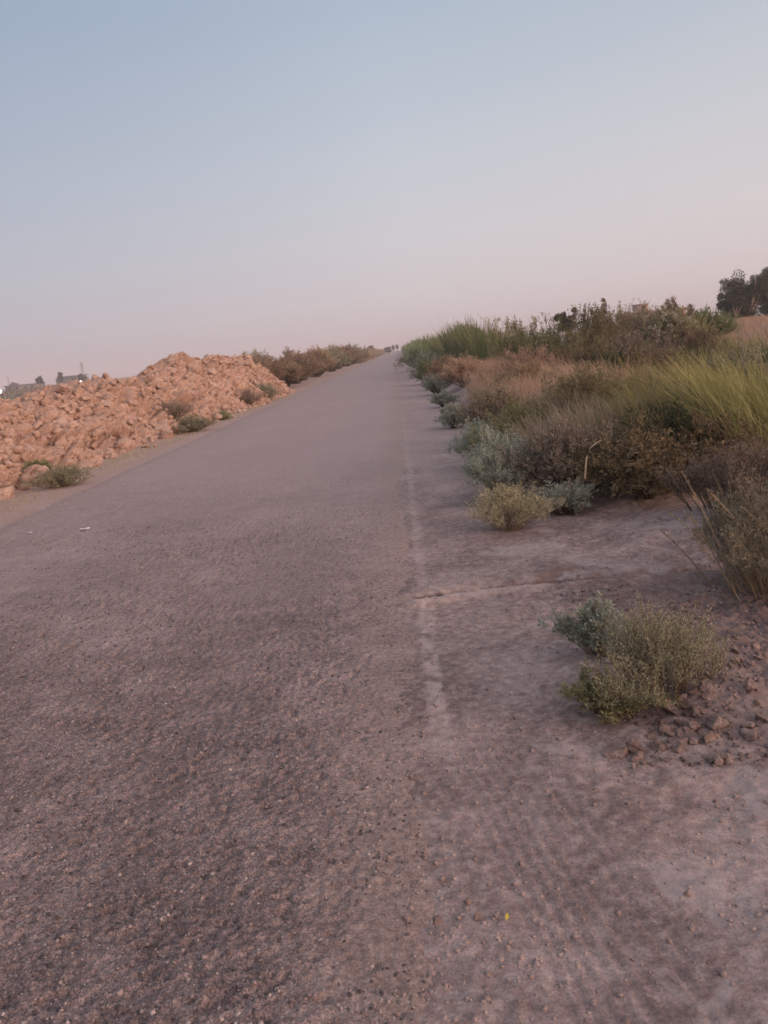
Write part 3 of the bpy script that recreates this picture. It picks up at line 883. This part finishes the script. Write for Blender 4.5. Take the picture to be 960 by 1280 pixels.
# ------------------------------------------------------------------ grasses and reeds (uncounted)
def grass_patch(name, pts, H, W, mat, seed, lean=(-0.35, 0.0), spread=0.22, bend=0.5, label=None, plume=0.0):
    rg = np.random.default_rng(seed)
    n = len(pts)
    z = ground_z(pts[:, 0], pts[:, 1])
    base = np.concatenate([pts, z[:, None] - 0.02], 1)
    ln = np.asarray(lean)[None, :] + rg.normal(size=(n, 2)) * spread
    h = H * rg.uniform(0.5, 1.15, n) * (0.75 + 0.5 * vnoise(pts[:, 0] * 1.3, pts[:, 1] * 1.3, seed))
    v, q = blades(base, np.clip(ln, -0.8, 0.8), h, W * rg.uniform(0.6, 1.3, n), rg, 4, bend)
    tint = np.clip(0.55 * rg.random(n) + 0.45 * vnoise(pts[:, 0] * 1.1 + 7, pts[:, 1] * 1.1, seed + 3), 0, 1)
    o = link(name, quads(name, v, q, False, np.repeat(tint, 4)), mat)
    tag(o, label, kind="stuff")
    return o


def scatter(n, x0, x1, y0, y1, seed, clump=0.9, scale=0.8, thr=0.35):
    rg = np.random.default_rng(seed)
    p = np.stack([rg.uniform(x0, x1, n * 3), rg.uniform(y0, y1, n * 3)], -1)
    w = vnoise(p[:, 0] * scale, p[:, 1] * scale, seed + 1)
    p = p[w + clump * (rg.random(len(p)) - 0.5) > thr][:n]
    return p


grass_patch("tall_grass", scatter(14000, 2.2, 4.8, 7.5, 10.2, 201), 0.74, 0.009, L_GRASS, 202, (-0.38, 0.0), 0.2, 0.6,
            "tall yellow-green grass leaning left on the right bank")
grass_patch("tall_grass", scatter(4500, 2.8, 4.4, 6.3, 8.0, 231), 0.86, 0.009, L_GRASS, 232, (-0.42, 0.0), 0.2, 0.6,
            "tall yellow-green grass by the right edge above the stalky bush")
grass_patch("feather_grass", scatter(9000, 1.7, 4.0, 9.5, 20, 233, scale=1.1), 0.72, 0.010, L_RUST, 234, (-0.25, 0.0), 0.3, 0.7,
            "salmon tan feathery grass filling the gaps between the verge bushes")
grass_patch("tall_grass", scatter(900, 2.4, 4.8, 7.4, 9.6, 235), 1.0, 0.009, L_GRASS, 236, (-0.45, 0.0), 0.2, 0.7,
            "tallest arching blades of the yellow-green grass")
grass_patch("olive_grass", scatter(9000, 3.8, 9.5, 15, 33, 237, scale=0.6), 0.85, 0.020, L_OLIVE, 238, (-0.2, 0.0), 0.3, 0.6,
            "olive grass tangled between the bushes along the ditch")
grass_patch("mixed_grass", scatter(14000, 1.3, 3.0, 7.5, 10.8, 203), 0.66, 0.007, L_STRAW, 204, (-0.3, 0.0), 0.28, 0.6,
            "straw coloured grass tangled through the brown bushes")
grass_patch("rusty_grass", scatter(14000, 1.5, 3.8, 10.6, 14.5, 205), 0.52, 0.008, L_RUST, 206, (-0.3, 0.0), 0.25, 0.6,
            "rusty dry grass behind the yellow-green grass")
grass_patch("rusty_grass", scatter(12000, 2.5, 4.4, 16, 30, 207), 0.60, 0.014, L_RUST, 208, (-0.2, 0.0), 0.25, 0.5,
            "rusty dry grass along the far right verge")
grass_patch("hillside_grass", scatter(30000, 8.6, 26, 18, 60, 209), 0.34, 0.022, L_TAN, 210, (-0.15, 0.0), 0.25, 0.5,
            "tan dry grass covering the slope below the big tree")
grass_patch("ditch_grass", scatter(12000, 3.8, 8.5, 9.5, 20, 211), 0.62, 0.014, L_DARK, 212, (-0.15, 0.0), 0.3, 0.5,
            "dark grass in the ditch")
grass_patch("reeds", scatter(16000, 3.3, 6.6, 34, 75, 213, scale=0.5), 2.3, 0.055, L_REED, 214, (-0.12, 0.0), 0.14, 0.5,
            "tall green reeds along the far right side of the road")
grass_patch("reeds", scatter(14000, 2.4, 7.0, 75, 330, 215, scale=0.2), 2.4, 0.16, L_REED, 216, (-0.05, 0.0), 0.14, 0.4,
            "distant reeds fading along the right side of the road")
grass_patch("verge_grass", scatter(6000, 1.5, 3.4, 40, 200, 217, scale=0.3), 0.9, 0.07, L_GREEN, 218, (0, 0), 0.3, 0.4,
            "green growth at the far right road edge")
grass_patch("roadside_scrub", scatter(14000, -9.5, -5.2, 120, 420, 219, scale=0.12), 2.2, 0.2, L_TAMA, 220, (0, 0), 0.35, 0.4,
            "far scrub lining the left side of the road")
grass_patch("field_scrub", scatter(16000, -160, -11, 40, 330, 221, scale=0.05), 0.8, 0.12, L_BROWN, 222, (0, 0), 0.4, 0.4,
            "low scrub over the plain behind the earth bank")
grass_patch("bank_foot_grass", scatter(2600, -5.3, -4.75, 9, 36, 223, scale=1.2, thr=0.55), 0.10, 0.008, L_STRAW, 224, (0, 0), 0.4, 0.5,
            "sparse short dry grass at the foot of the earth bank")


def reed_clump(x, y, n, R, H, W, label, seed, mat=L_REED, plume=False):
    rg = np.random.default_rng(seed)
    t = thing("reed_clump", (x, y, gz(x, y)), label, "reeds")
    a, r = rg.uniform(0, 6.283, n), R * np.sqrt(rg.random(n))
    base = np.stack([np.cos(a) * r, np.sin(a) * r, np.full(n, -0.03)], -1)
    ln = base[:, :2] / R * 0.25 + rg.normal(size=(n, 2)) * 0.14 + np.array([-0.1, 0])
    v, q = blades(base, np.clip(ln, -0.8, 0.8), H * rg.uniform(0.55, 1.1, n), W * rg.uniform(0.6, 1.2, n), rg, 4, 0.6)
    link("blades", quads("reed_blades", v, q, False, np.repeat(rg.random(n), 4)), mat, t)
    if plume:
        k = 7
        b = np.stack([rg.normal(0, R * 0.4, k), rg.normal(0, R * 0.4, k), np.zeros(k)], -1)
        tip = b + np.stack([rg.uniform(-0.75, 0.1, k), rg.normal(0, 0.2, k), H * rg.uniform(1.0, 1.35, k)], -1)
        mid = (b + tip) / 2 + np.array([0.12, 0, 0.25])
        tt = np.linspace(0, 1, 6)[None, :, None]
        P = (1 - tt) ** 2 * b[:, None] + 2 * tt * (1 - tt) * mid[:, None] + tt ** 2 * tip[:, None]
        v, q = tubes(P, np.full((k, 6), 0.012), 3)
        link("stalks", quads("reed_stalks", v, q, True, np.repeat(rg.random(k), 15)), S_BROWN, t)
        m = 70
        for j in range(k):
            w = rg.uniform(0.72, 1.0, m)[:, None]
            pp = (1 - w) ** 2 * b[j] + 2 * w * (1 - w) * mid[j] + w ** 2 * tip[j]
            v, q = leaves(pp, rg.normal(size=pp.shape) * 0.5 + [-0.6, 0, 0.2], np.full(m, 0.2), np.full(m, 0.04), rg)
            link("plume", quads("reed_plume", v, q, False, rg.random(m)), L_GREY, t)
    return t


p = at_y(640, 418, 37.0)
reed_clump(p[0], 37.0, 1500, 0.9, p[2] - gz(p[0], 37.0), 0.045, "bright green reed clump standing out in front of the darker bushes", 301)
p = at_y(855, 372, 31.0)
reed_clump(p[0], 31.0, 300, 0.7, 0.75 * (p[2] - gz(p[0], 31.0)), 0.04, "tall reed clump with drooping plumes breaking the skyline right of the roof hut", 302, L_OLIVE, True)
p = at_y(757, 378, 30.8)
reed_clump(p[0], 30.8, 300, 0.6, 0.78 * (p[2] - gz(p[0], 30.8)), 0.04, "reed clump with drooping plumes on the skyline left of the roof hut", 303, L_OLIVE, True)

# pale lumps of bare earth among the verge bushes, and a bleached arching stalk
rng = np.random.default_rng(33)
for (px, py, r, lab) in ((598, 497, 0.32, "larger pale pinkish lump of earth between the rusty bushes on the right verge"),
                         (566, 500, 0.14, "smaller pale lump of earth left of the larger one on the right verge")):
    p = at(px, py)
    place_clod("earth_lump", CLODS[3], (p[0], p[1] + 0.2, r * 0.45 + gz(p[0], p[1])), r, lab, "earth lump", None, rng)
pts = np.array([at_y(731, 598, 6.05), at_y(733, 572, 6.05), at_y(738, 560, 6.05), at_y(746, 553, 6.05), at_y(752, 550, 6.05)])
v, q = tubes(pts[None], np.array([[0.007, 0.007, 0.006, 0.005, 0.003]]), 6)
tag(link("dry_stalk", quads("dry_stalk", v, q, True, np.ones(len(q))), S_PALE), "bleached arching stalk poking out of the dark brown bush", "stalk")

# ------------------------------------------------------------------ clods beside the near shrub, loose stones
rng = np.random.default_rng(44)
for i in range(110):
    px, py = rng.normal(872, 46) , rng.normal(914, 27)
    p = at(px, py)
    r = 0.007 + 0.034 * rng.random() ** 2.2
    place_clod("dirt_clod", CLODB[i % 9], (p[0], p[1], gz(p[0], p[1]) + r * 0.25), r,
               "brown dirt clod in the loose heap below the fluffy bush", "dirt clod", "dirt clods in the heap by the fluffy bush", rng)
for i in range(34):
    px, py = rng.uniform(830, 990), rng.uniform(765, 900)
    p = at(px, py)
    r = rng.uniform(0.012, 0.034)
    place_clod("churned_clod", CLODB[i % 9], (p[0], p[1], gz(p[0], p[1]) + r * 0.15), r,
               "dark clod on the churned soil between the fluffy bush and the stalky bush", "dirt clod", "clods on the churned soil", rng)
peb = [(595, 1072, 0.007, "whitish pebble on bare soil just above the yellow leaf"), (585, 1131, 0.012, "brown pebble left of the yellow leaf"),
       (597, 1150, 0.013, "dull brown pebble touching the left side of the yellow leaf"), (495, 1057, 0.006, "pale pebble at the worn edge of the tarmac"),
       (478, 1053, 0.007, "reddish pebble at the worn edge of the tarmac"), (548, 1162, 0.012, "dark brown stone between the tarmac edge and the yellow leaf"),
       (652, 1005, 0.006, "pale pebble farthest up the tyre tracks"), (861, 1120, 0.010, "small stone alone on the far right bare soil"),
       (637, 990, 0.005, "tiny pale pebble left of the one up the tyre tracks"), (508, 1160, 0.014, "reddish stone set in the tarmac edge")]
for i, (px, py, r, lab) in enumerate(peb):
    p = at(px, py)
    place_clod("pebble", CLODB[i % 9], (p[0], p[1], gz(p[0], p[1]) + r * 0.5 + (0.02 if p[0] < 0 else 0)), r, lab, "pebble", None, rng)


def gravel(name, n, area, mat, seed, rmin, rmax, zf, label):
    rg = np.random.default_rng(seed)
    x0, x1, y0, y1 = area
    u = rg.random(n * 2)
    y = y0 * (y1 / y0) ** u
    x = rg.uniform(x0, x1, n * 2)
    keep = (vnoise(x * 2.2, y * 2.2, seed) + 0.5 * rg.random(n * 2) > 0.55)
    x, y = x[keep][:n], y[keep][:n]
    k = len(x)
    r = rmin * (rmax / rmin) ** (rg.random(k) ** 2.2)
    oct_ = np.array([[1, 0, 0], [0, 1, 0], [-1, 0, 0], [0, -1, 0], [0.6, 0.6, 0.75], [-0.6, 0.6, 0.75], [-0.6, -0.6, 0.75], [0.6, -0.6, 0.75]])
    a = rg.uniform(0, 6.283, k)
    V = oct_[None] * rg.uniform(0.6, 1.3, (k, 8, 1)) * r[:, None, None]
    c, s = np.cos(a)[:, None], np.sin(a)[:, None]
    V = np.stack([V[..., 0] * c - V[..., 1] * s, V[..., 0] * s + V[..., 1] * c, V[..., 2]], -1)
    V += np.stack([x, y, zf(x, y) - 0.001], -1)[:, None]
    q = np.array([[0, 1, 5, 4], [1, 2, 6, 5], [2, 3, 7, 6], [3, 0, 4, 7], [4, 5, 6, 7]])
    Q = (np.arange(k)[:, None, None] * 8 + q[None]).reshape(-1, 4)
    tag(link(name, quads(name, V.reshape(-1, 3), Q, False, np.repeat(rg.random(k), 5)), mat), label, kind="stuff")


gravel("loose_gravel", 16000, (-0.3, 3.0, 1.3, 8.0), M_GRIT, 401, 0.0018, 0.010, ground_z, "loose grit scattered over the right verge")
gravel("soil_crumbs", 6000, (0.75, 2.6, 2.45, 4.4), M_CLOD, 403, 0.0025, 0.013, ground_z, "crumbled soil between the fluffy bush and the stalky bush")
def stone_mat():
    m, nt, nd, lk = new_mat("mixed_road_stone")
    a_ = N(nt, "ShaderNodeAttribute", attribute_name="tint")
    out(nt, principled(nt, ramp(nt, a_.outputs["Fac"], [(0, (0.06, 0.047, 0.046)), (0.4, (0.15, 0.113, 0.106)), (0.85, (0.34, 0.262, 0.238)), (1, (0.46, 0.37, 0.335))]), 0.7, 0.3))
    return m


M_STONE = stone_mat()
gravel("road_stones", 42000, (-3.4, -0.05, 1.3, 7.5), M_STONE, 404, 0.0022, 0.0078, lambda x, y: road_z(x, y) - 0.0015, "coarse stones set in the worn road surface")
gravel("road_grit", 26000, (-4.4, 0.05, 1.3, 12.0), M_GRIT, 402, 0.0016, 0.0058, road_z, "fine grit scattered over the road")

p = at(634, 1152)
a = Acc()
lf = np.array([[-0.009, 0, 0.002], [0, 0.005, 0.004], [0.011, 0.001, 0.008], [0.001, -0.005, 0.003]])
for s in (0, 0.0008): a.add(lf + [0, 0, s], [[0, 1, 2, 3]])
m_leaf = plain_mat("yellow_dry_leaf", (0.55, 0.42, 0.06), 0.6, 60)
o = link("fallen_leaf", a.mesh("fallen_leaf"), m_leaf); o.location = (p[0], p[1], gz(p[0], p[1]) + 0.004); o.rotation_euler = (0.1, -0.2, 1.1)
tag(o, "tiny bright yellow leaf lying on the bare soil", "leaf")
for px, py, s, lab in ((107, 666, 1.0, "pale scrap of litter lying on the left side of the road"), (38, 670, 0.5, "white speck of litter on the left road edge")):
    p = at(px, py)
    a = Acc()
    g = np.linspace(-1, 1, 7)
    G = np.stack(np.meshgrid(g, g), -1).reshape(-1, 2)
    z = 0.012 + 0.012 * np.sin(G[:, 0] * 2.4) * np.cos(G[:, 1] * 1.7)
    V = np.concatenate([G * [0.05, 0.028], z[:, None]], 1) * s
    i = (np.arange(6)[:, None] * 7 + np.arange(6)[None]).ravel()
    a.add(V, np.stack([i, i + 1, i + 8, i + 7], -1))
    o = link("litter_scrap", a.mesh("litter_scrap", True), plain_mat("pale_paper", (0.6, 0.57, 0.53), 0.7, 30, 0.1))
    o.location = (p[0], p[1], 0.03); o.rotation_euler = (0, 0, 0.2)
    tag(o, lab, "litter")


# ------------------------------------------------------------------ trees
def tree(name, x, y, H, label, seed, crown, trunk_r, leafm, spread, trunk_h=0.35, leaf=(0.35, 0.14), nclump=40, per=110, barkm=M_BARK, group=None, lean=0.0, low=0.35):
    rg = np.random.default_rng(seed)
    z0 = gz(x, y)
    t = thing(name, (x, y, z0), label, "tree", group)
    k = crown
    az = np.linspace(0, 6.283, k, endpoint=False) + rg.normal(size=k) * 0.3
    tip = np.stack([np.cos(az) * spread * rg.uniform(0.3, 0.85, k) + lean * H, np.sin(az) * spread * rg.uniform(0.3, 0.85, k), H * rg.uniform(0.62, 0.95, k)], -1)
    r0 = np.array([0, 0, -0.2]); fork = np.array([lean * H * 0.3, 0, H * trunk_h])
    tt = np.linspace(0, 1, 6)[:, None]
    trunk = r0 * (1 - tt) + fork * tt + rg.normal(size=(6, 3)) * 0.03 * trunk_r * 6
    v, q = tubes(trunk[None], np.linspace(trunk_r * 1.25, trunk_r * 0.75, 6)[None], 8)
    link("trunk", quads("tree_trunk", v, q, True, np.ones(len(q))), barkm, t)
    mid = fork * 0.5 + tip * 0.5 + np.array([0, 0, H * 0.06]) + rg.normal(size=(k, 3)) * 0.05 * H
    t3 = np.linspace(0, 1, 7)[None, :, None]
    P = (1 - t3) ** 2 * trunk[-1][None, None] + 2 * t3 * (1 - t3) * mid[:, None] + t3 ** 2 * tip[:, None]
    v, q = tubes(P, np.linspace(trunk_r * 0.6, trunk_r * 0.12, 7)[None] * np.ones((k, 1)), 6)
    link("limbs", quads("tree_limbs", v, q, True, np.ones(len(q))), barkm, t)
    ci = rg.integers(0, k, nclump)
    s = rg.uniform(low, 1.05, nclump)[:, None]
    C = (1 - s) ** 2 * fork * np.array([1, 1, 1.1]) + 2 * s * (1 - s) * mid[ci] + s ** 2 * tip[ci] + rg.normal(size=(nclump, 3)) * spread * 0.2
    C[:, 1] += np.where(C[:, 2] < 0.62 * H, np.abs(rg.normal(size=nclump)) * 0.3 * spread + 0.15 * spread, 0)   # the lower trunk stands clear in front
    cr = spread * rg.uniform(0.14, 0.3, nclump)
    d = rg.normal(size=(nclump, per, 3)); d /= np.linalg.norm(d, axis=2, keepdims=True)
    pos = C[:, None] + d * (cr[:, None] * rg.random((nclump, per)) ** 0.4)[..., None] * np.array([1, 1, 0.8])
    n = nclump * per
    pos = pos.reshape(-1, 3)
    v, q = leaves(pos, (d.reshape(-1, 3) + rg.normal(size=(n, 3)) * 0.7), leaf[0] * rg.uniform(0.6, 1.3, n), leaf[1] * rg.uniform(0.6, 1.3, n), rg)
    link("crown", quads("tree_crown", v, q, False, 0.6 * rg.random(n) + 0.4 * np.repeat(rg.random(nclump), per)), leafm, t)
    return t


y = 72.0
p = at_y(937, 398, y)
tree("broadleaf_tree", p[0], y, 3.5, "big dark tree with a pinkish forked trunk above the tan slope", 501, 13, 0.21, L_DARK, 2.0, 0.12, (0.2, 0.08), 170, 120, low=0.02)
p = at_y(921, 400, 70.0)
tree("broadleaf_tree", p[0], 70.0, 2.2, "low dark tree leaning out left of the big tree with the pinkish trunk", 502, 7, 0.08, L_DARK, 1.4, 0.15, (0.2, 0.08), 45, 120, lean=-0.12, low=0.05)
p = at_y(966, 398, 75.0)
tree("broadleaf_tree", p[0], 75.0, 4.1, "dark tree at the right edge half outside the photo", 503, 9, 0.16, L_DARK, 2.0, 0.12, (0.22, 0.09), 110, 130, low=0.02)
p = at_y(711, 412, 62.0)
tree("round_tree", p[0], 62.0, 2.6, "lone dark treetop rising over the olive bushes left of the roof hut", 504, 5, 0.10, L_DARK, 0.7, 0.15, (0.2, 0.08), 30, 110)
p = at_y(362, 449, 90.0)
tree("bare_tree", p[0], 90.0, 3.0, "thin bare tree poking above the dry brown bushes on the left", 505, 6, 0.07, L_GREY, 0.8, 0.45, (0.2, 0.06), 14, 40)
far_trees = [(51, 484, 300, 4.3, 1.2, "small dark tree left of the white floodlight behind the bank"), (77, 480, 300, 5.2, 0.8, "upright dark tree right of the white floodlight behind the bank"),
             (520, 437, 260, 5.0, 0.8, "narrow dark tree on the horizon right of the road's end"), (492, 440, 420, 4.2, 0.4, "hazy tree on the horizon at the road's end"),
             (497, 440, 430, 4.6, 0.4, "second hazy tree beside the one at the road's end"), (463, 441, 300, 3.2, 2.2, "low rounded tree above the far left scrub"),
             (485, 439, 340, 2.4, 1.2, "dark rounded tree at the far end of the left scrub"), (20, 486, 420, 3.6, 2.2, "wide hazy tree beside the low dark building"),
             (103, 475, 290, 3.6, 1.1, "dark tree beside the warm lamp behind the bank")]
for i, (px, py, y, H, sp, lab) in enumerate(far_trees):
    p = at_y(px, py, y)
    tree("distant_tree", p[0], y, H, lab, 520 + i, 5, 0.2, L_DARK, sp, 0.3, (0.7, 0.3), 22, 60, S_BROWN, "trees on the horizon")

# ------------------------------------------------------------------ buildings
# house with a brick stair hut on its flat roof, far right
y = 150.0
pc = at_y(802, 404, y)
t = thing("brick_house", (pc[0], y, gz(pc[0], y)), "flat roofed house with a small pinkish brick hut on its roof, beyond the skyline bushes", "house")
t.location.z -= 1.25          # the plain beyond the slope lies lower
a = Acc(); a.box((1.6, 0, 2.0), (10.5, 7, 4.0)); link("wall", a.mesh("house_wall"), M_BRICK, t)
a = Acc(); a.box((1.6, 0, 4.09), (10.9, 7.4, 0.18)); roof = link("roof", a.mesh("house_roof"), M_ROOF, t)
a = Acc()
for c, s in (((1.6, -3.6, 4.33), (10.9, 0.15, 0.3)), ((1.6, 3.6, 4.33), (10.9, 0.15, 0.3)), ((-3.77, 0, 4.33), (0.15, 7.04, 0.3)), ((6.97, 0, 4.33), (0.15, 7.04, 0.3))): a.box(c, s)
link("parapet", a.mesh("house_parapet"), M_BRICK, roof)
a = Acc(); a.box((-0.4, -0.8, 4.92), (2.1, 2.6, 1.48)); a.box((-0.4, -0.8, 5.71), (2.3, 2.8, 0.1)); hut = link("roof_hut", a.mesh("roof_hut"), M_BRICK, t)
a = Acc(); a.box((-0.1, -2.11, 4.85), (0.75, 0.03, 1.3)); link("door", a.mesh("hut_door"), M_DARK, hut)
for k, xx in enumerate((-1.6, 1.6, 4.8)):
    a = Acc(); a.box((xx, -3.52, 1.9), (1.1, 0.06, 1.2)); link("window", a.mesh("house_window"), M_DARK, t)

# low dark building on the plain, far left
y = 330.0
pc = at_y(33, 490, y)
t = thing("low_building", (pc[0], y, 0), "low dark flat roofed building on the plain behind the left bank", "building")
a = Acc(); a.box((0, 0, 0.95), (13, 8, 1.9)); link("wall", a.mesh("building_wall"), M_RENDER, t)
a = Acc(); a.box((0, 0, 2.05), (13.6, 8.6, 0.3)); link("roof", a.mesh("building_roof"), M_ROOF, t)
for xx in (-4.5, -1.5, 1.5, 4.5):
    a = Acc(); a.box((xx, -4.02, 1.0), (1.0, 0.08, 0.9)); link("window", a.mesh("building_window"), M_DARK, t)
y = 310.0
pc = at_y(92, 482, y)
t = thing("long_shed", (pc[0], y, 0), "long low shed with a dark sloping roof right of the white floodlight", "shed")
a = Acc(); a.box((0, 0, 1.3), (10, 7, 2.6)); link("wall", a.mesh("shed_wall"), M_RENDER, t)
a = Acc()
a.add([[-5.3, -3.8, 2.6], [5.3, -3.8, 2.6], [5.3, 3.8, 3.5], [-5.3, 3.8, 3.5], [-5.3, -3.8, 2.75], [5.3, -3.8, 2.75], [5.3, 3.8, 3.65], [-5.3, 3.8, 3.65]],
      [[0, 3, 2, 1], [4, 5, 6, 7], [0, 1, 5, 4], [1, 2, 6, 5], [2, 3, 7, 6], [3, 0, 4, 7]])
link("roof", a.mesh("shed_roof"), M_ROOF, t)
a = Acc(); a.box((2.0, -3.52, 1.1), (1.6, 0.06, 2.2)); link("door", a.mesh("shed_door"), M_DARK, t)


# ------------------------------------------------------------------ lit lamps far away
def lamp(px, py, y, w, h, mat, label):
    p = at_y(px, py, y)
    t = thing("floodlight", (p[0], y, 0), label, "floodlight", "lit lamps on the plain")
    a = Acc(); a.bars([[0, 0.2, -0.1]], [[0, 0.2, p[2] + 0.1]], 0.09); link("pole", a.mesh("lamp_pole"), M_STEEL, t)
    a = Acc(); a.box((0, 0.05, p[2]), (w, 0.2, h)); hd = link("lamp_housing", a.mesh("lamp_housing"), M_STEEL, t)
    a = Acc(); a.box((0, -0.07, p[2]), (w * 0.92, 0.03, h * 0.9)); link("lamp_glass", a.mesh("lamp_glass"), mat, hd)


lamp(60, 485, 250, 1.15, 1.0, M_LAMPW, "largest white floodlight glaring over the left bank")
lamp(67, 484, 250, 0.5, 0.45, M_LAMPW, "small white lamp right beside the largest floodlight")
lamp(1, 490, 250, 0.6, 1.1, M_LAMPW, "white floodlight cut by the left edge of the photo")
lamp(101, 477, 250, 0.5, 0.4, M_LAMPY, "warm small lamp by the long low shed")
lamp(398, 440, 150, 0.30, 0.5, M_LAMPY, "warm lamp showing above the dry brown bushes on the left")


# ------------------------------------------------------------------ pylons
def pylon(px, py, y, H, label):
    p = at_y(px, py, y)
    t = thing("pylon", (p[0], y, 0), label, "pylon", "lattice pylons on the horizon")
    A, B = [], []
    w = lambda z: 0.11 * H * (1 - 0.85 * min(z / (0.75 * H), 1)) + 0.012 * H
    lv = [H * f for f in (0, 0.16, 0.31, 0.44, 0.55, 0.65, 0.74, 0.82, 0.9, 1.0)]
    cs = [(-1, -1), (1, -1), (1, 1), (-1, 1)]
    for z0, z1 in zip(lv, lv[1:]):
        for k in range(4):
            c, d = cs[k], cs[(k + 1) % 4]
            A += [(c[0] * w(z0), c[1] * w(z0), z0), (c[0] * w(z0), c[1] * w(z0), z0), (c[0] * w(z1), c[1] * w(z1), z1)]
            B += [(c[0] * w(z1), c[1] * w(z1), z1), (d[0] * w(z1), d[1] * w(z1), z1), (d[0] * w(z1), d[1] * w(z1), z1)]
    a = Acc(); a.bars(A, B, 0.006 * H); link("lattice_mast", a.mesh("pylon_mast"), M_STEEL, t)
    for z in (0.74, 0.85, 0.96):
        a = Acc()
        for s in (-1, 1):
            a.bars([(0, -0.012 * H, z * H), (0, 0.012 * H, z * H), (0, 0, (z + 0.035) * H)], [(s * 0.14 * H, 0, z * H)] * 3, 0.006 * H)
        link("cross_arm", a.mesh("pylon_arm"), M_STEEL, t)


pylon(105, 475, 620, 15, "hazy lattice pylon rising behind the bank right of the white floodlight")
pylon(12, 484, 900, 14, "faint pylon at the far left above the low dark building")
pylon(438, 443, 800, 13, "faint pylon above the middle of the row of dry bushes on the left")
pylon(902, 396, 420, 15, "slender hazy pylon just left of the big dark tree")

# ------------------------------------------------------------------ air
a = Acc(); a.box((0, 1300, 13.5), (6200, 3700, 30.0))
hz = link("haze", a.mesh("haze"), None)
m, nt, nd, lk = new_mat("dusty_evening_air")
pv = N(nt, "ShaderNodeVolumePrincipled")
pv.inputs["Color"].default_value = (0.86, 0.82, 0.84, 1)
pv.inputs["Density"].default_value = 0.0010
pv.inputs["Anisotropy"].default_value = 0.0
o = N(nt, "ShaderNodeOutputMaterial"); lk.new(pv.outputs[0], o.inputs["Volume"])
hz.data.materials.append(m)
tag(hz, kind="stuff")

# ------------------------------------------------------------------ light
EXPOSURE = 0.5
SUN_EL, SUN_AZ = 10.0, 124.0                       # azimuth clockwise from the road's direction
sd = np.array([math.sin(rad(SUN_AZ)) * math.cos(rad(SUN_EL)), math.cos(rad(SUN_AZ)) * math.cos(rad(SUN_EL)), math.sin(rad(SUN_EL))])
L = bpy.data.lights.new("low_sun", "SUN")
L.energy = 1.35
L.angle = rad(28)
L.color = (1.0, 0.64, 0.46)
lo = bpy.data.objects.new("low_sun", L); COL.objects.link(lo)
lo.rotation_euler = Vector(-sd).to_track_quat("-Z", "Y").to_euler()

W = bpy.data.worlds.new("World"); SC.world = W
W.use_nodes = True
nt = W.node_tree; nt.nodes.clear()
sky = N(nt, "ShaderNodeTexSky"); sky.sky_type = "NISHITA"; sky.sun_disc = False
sky.sun_elevation = rad(SUN_EL); sky.sun_rotation = rad(SUN_AZ)
sky.air_density, sky.dust_density, sky.ozone_density = 1.0, 2.0, 1.0
tc = N(nt, "ShaderNodeTexCoord")
sep = N(nt, "ShaderNodeSeparateXYZ"); nt.links.new(tc.outputs["Generated"], sep.inputs[0])


def lin(r, g, b, k=1.0):
    return tuple(k * (((v / 255 + 0.055) / 1.055) ** 2.4 if v > 10 else v / 3294) for v in (r, g, b))


# dusk opposite the sunset: a mauve belt over the horizon, dull blue above it, brighter and warmer towards the sun
SKY_K = 11.2 * 2 ** -EXPOSURE
grad = ramp(nt, sep.outputs[2], [(0.0, lin(201, 191, 197, SKY_K)), (0.05, lin(207, 198, 203, SKY_K)), (0.127, lin(204, 201, 207, SKY_K)),
                                 (0.21, lin(194, 199, 208, SKY_K)), (0.363, lin(170, 184, 201, SKY_K)), (0.65, lin(168, 181, 201, SKY_K)), (1.0, lin(176, 185, 202, SKY_K))])
dot = N(nt, "ShaderNodeVectorMath", operation="DOT_PRODUCT")
nt.links.new(tc.outputs["Generated"], dot.inputs[0])
dot.inputs[1].default_value = (math.sin(rad(SUN_AZ)), math.cos(rad(SUN_AZ)), 0)
fac = math_(nt, "MULTIPLY_ADD", dot.outputs["Value"], 0.5, 0.5)
side = ramp(nt, fac, [(0.06, (0.70, 0.745, 0.82)), (0.235, (1, 1, 1)), (0.46, (1.12, 1.06, 1.01)), (0.75, (2.4, 1.8, 1.55)), (1.0, (4.6, 3.0, 2.2))])
c = mix(nt, 1.0, grad, side, "MULTIPLY")
c = mix(nt, 0.12, c, sky.outputs[0])
bg = N(nt, "ShaderNodeBackground"); bg.inputs[1].default_value = 0.1
nt.links.new(c, bg.inputs[0])
wo = N(nt, "ShaderNodeOutputWorld"); nt.links.new(bg.outputs[0], wo.inputs[0])

# ------------------------------------------------------------------ camera, render
cam = bpy.data.cameras.new("camera")
cam.sensor_fit = "VERTICAL"; cam.sensor_height = 36.0; cam.lens = F_PX / 1280 * 36.0
cam.clip_start = 0.05; cam.clip_end = 9000
co = bpy.data.objects.new("camera", cam); COL.objects.link(co)
co.matrix_world = Matrix(((RIGHT[0], UP[0], -FWD[0], CAM[0]), (RIGHT[1], UP[1], -FWD[1], CAM[1]), (RIGHT[2], UP[2], -FWD[2], CAM[2]), (0, 0, 0, 1)))
SC.camera = co
SC.render.engine = "CYCLES"
SC.cycles.max_bounces = 5
SC.cycles.diffuse_bounces = 3
SC.cycles.transparent_max_bounces = 4
SC.cycles.volume_bounces = 1
SC.cycles.use_denoising = True
SC.cycles.denoiser = "OPENIMAGEDENOISE"
SC.cycles.pixel_filter_type = "BLACKMAN_HARRIS"
SC.cycles.filter_width = 1.6
SC.view_settings.view_transform = "Standard"
SC.view_settings.look = "None"
SC.view_settings.exposure = EXPOSURE
SC.view_settings.gamma = 1.0
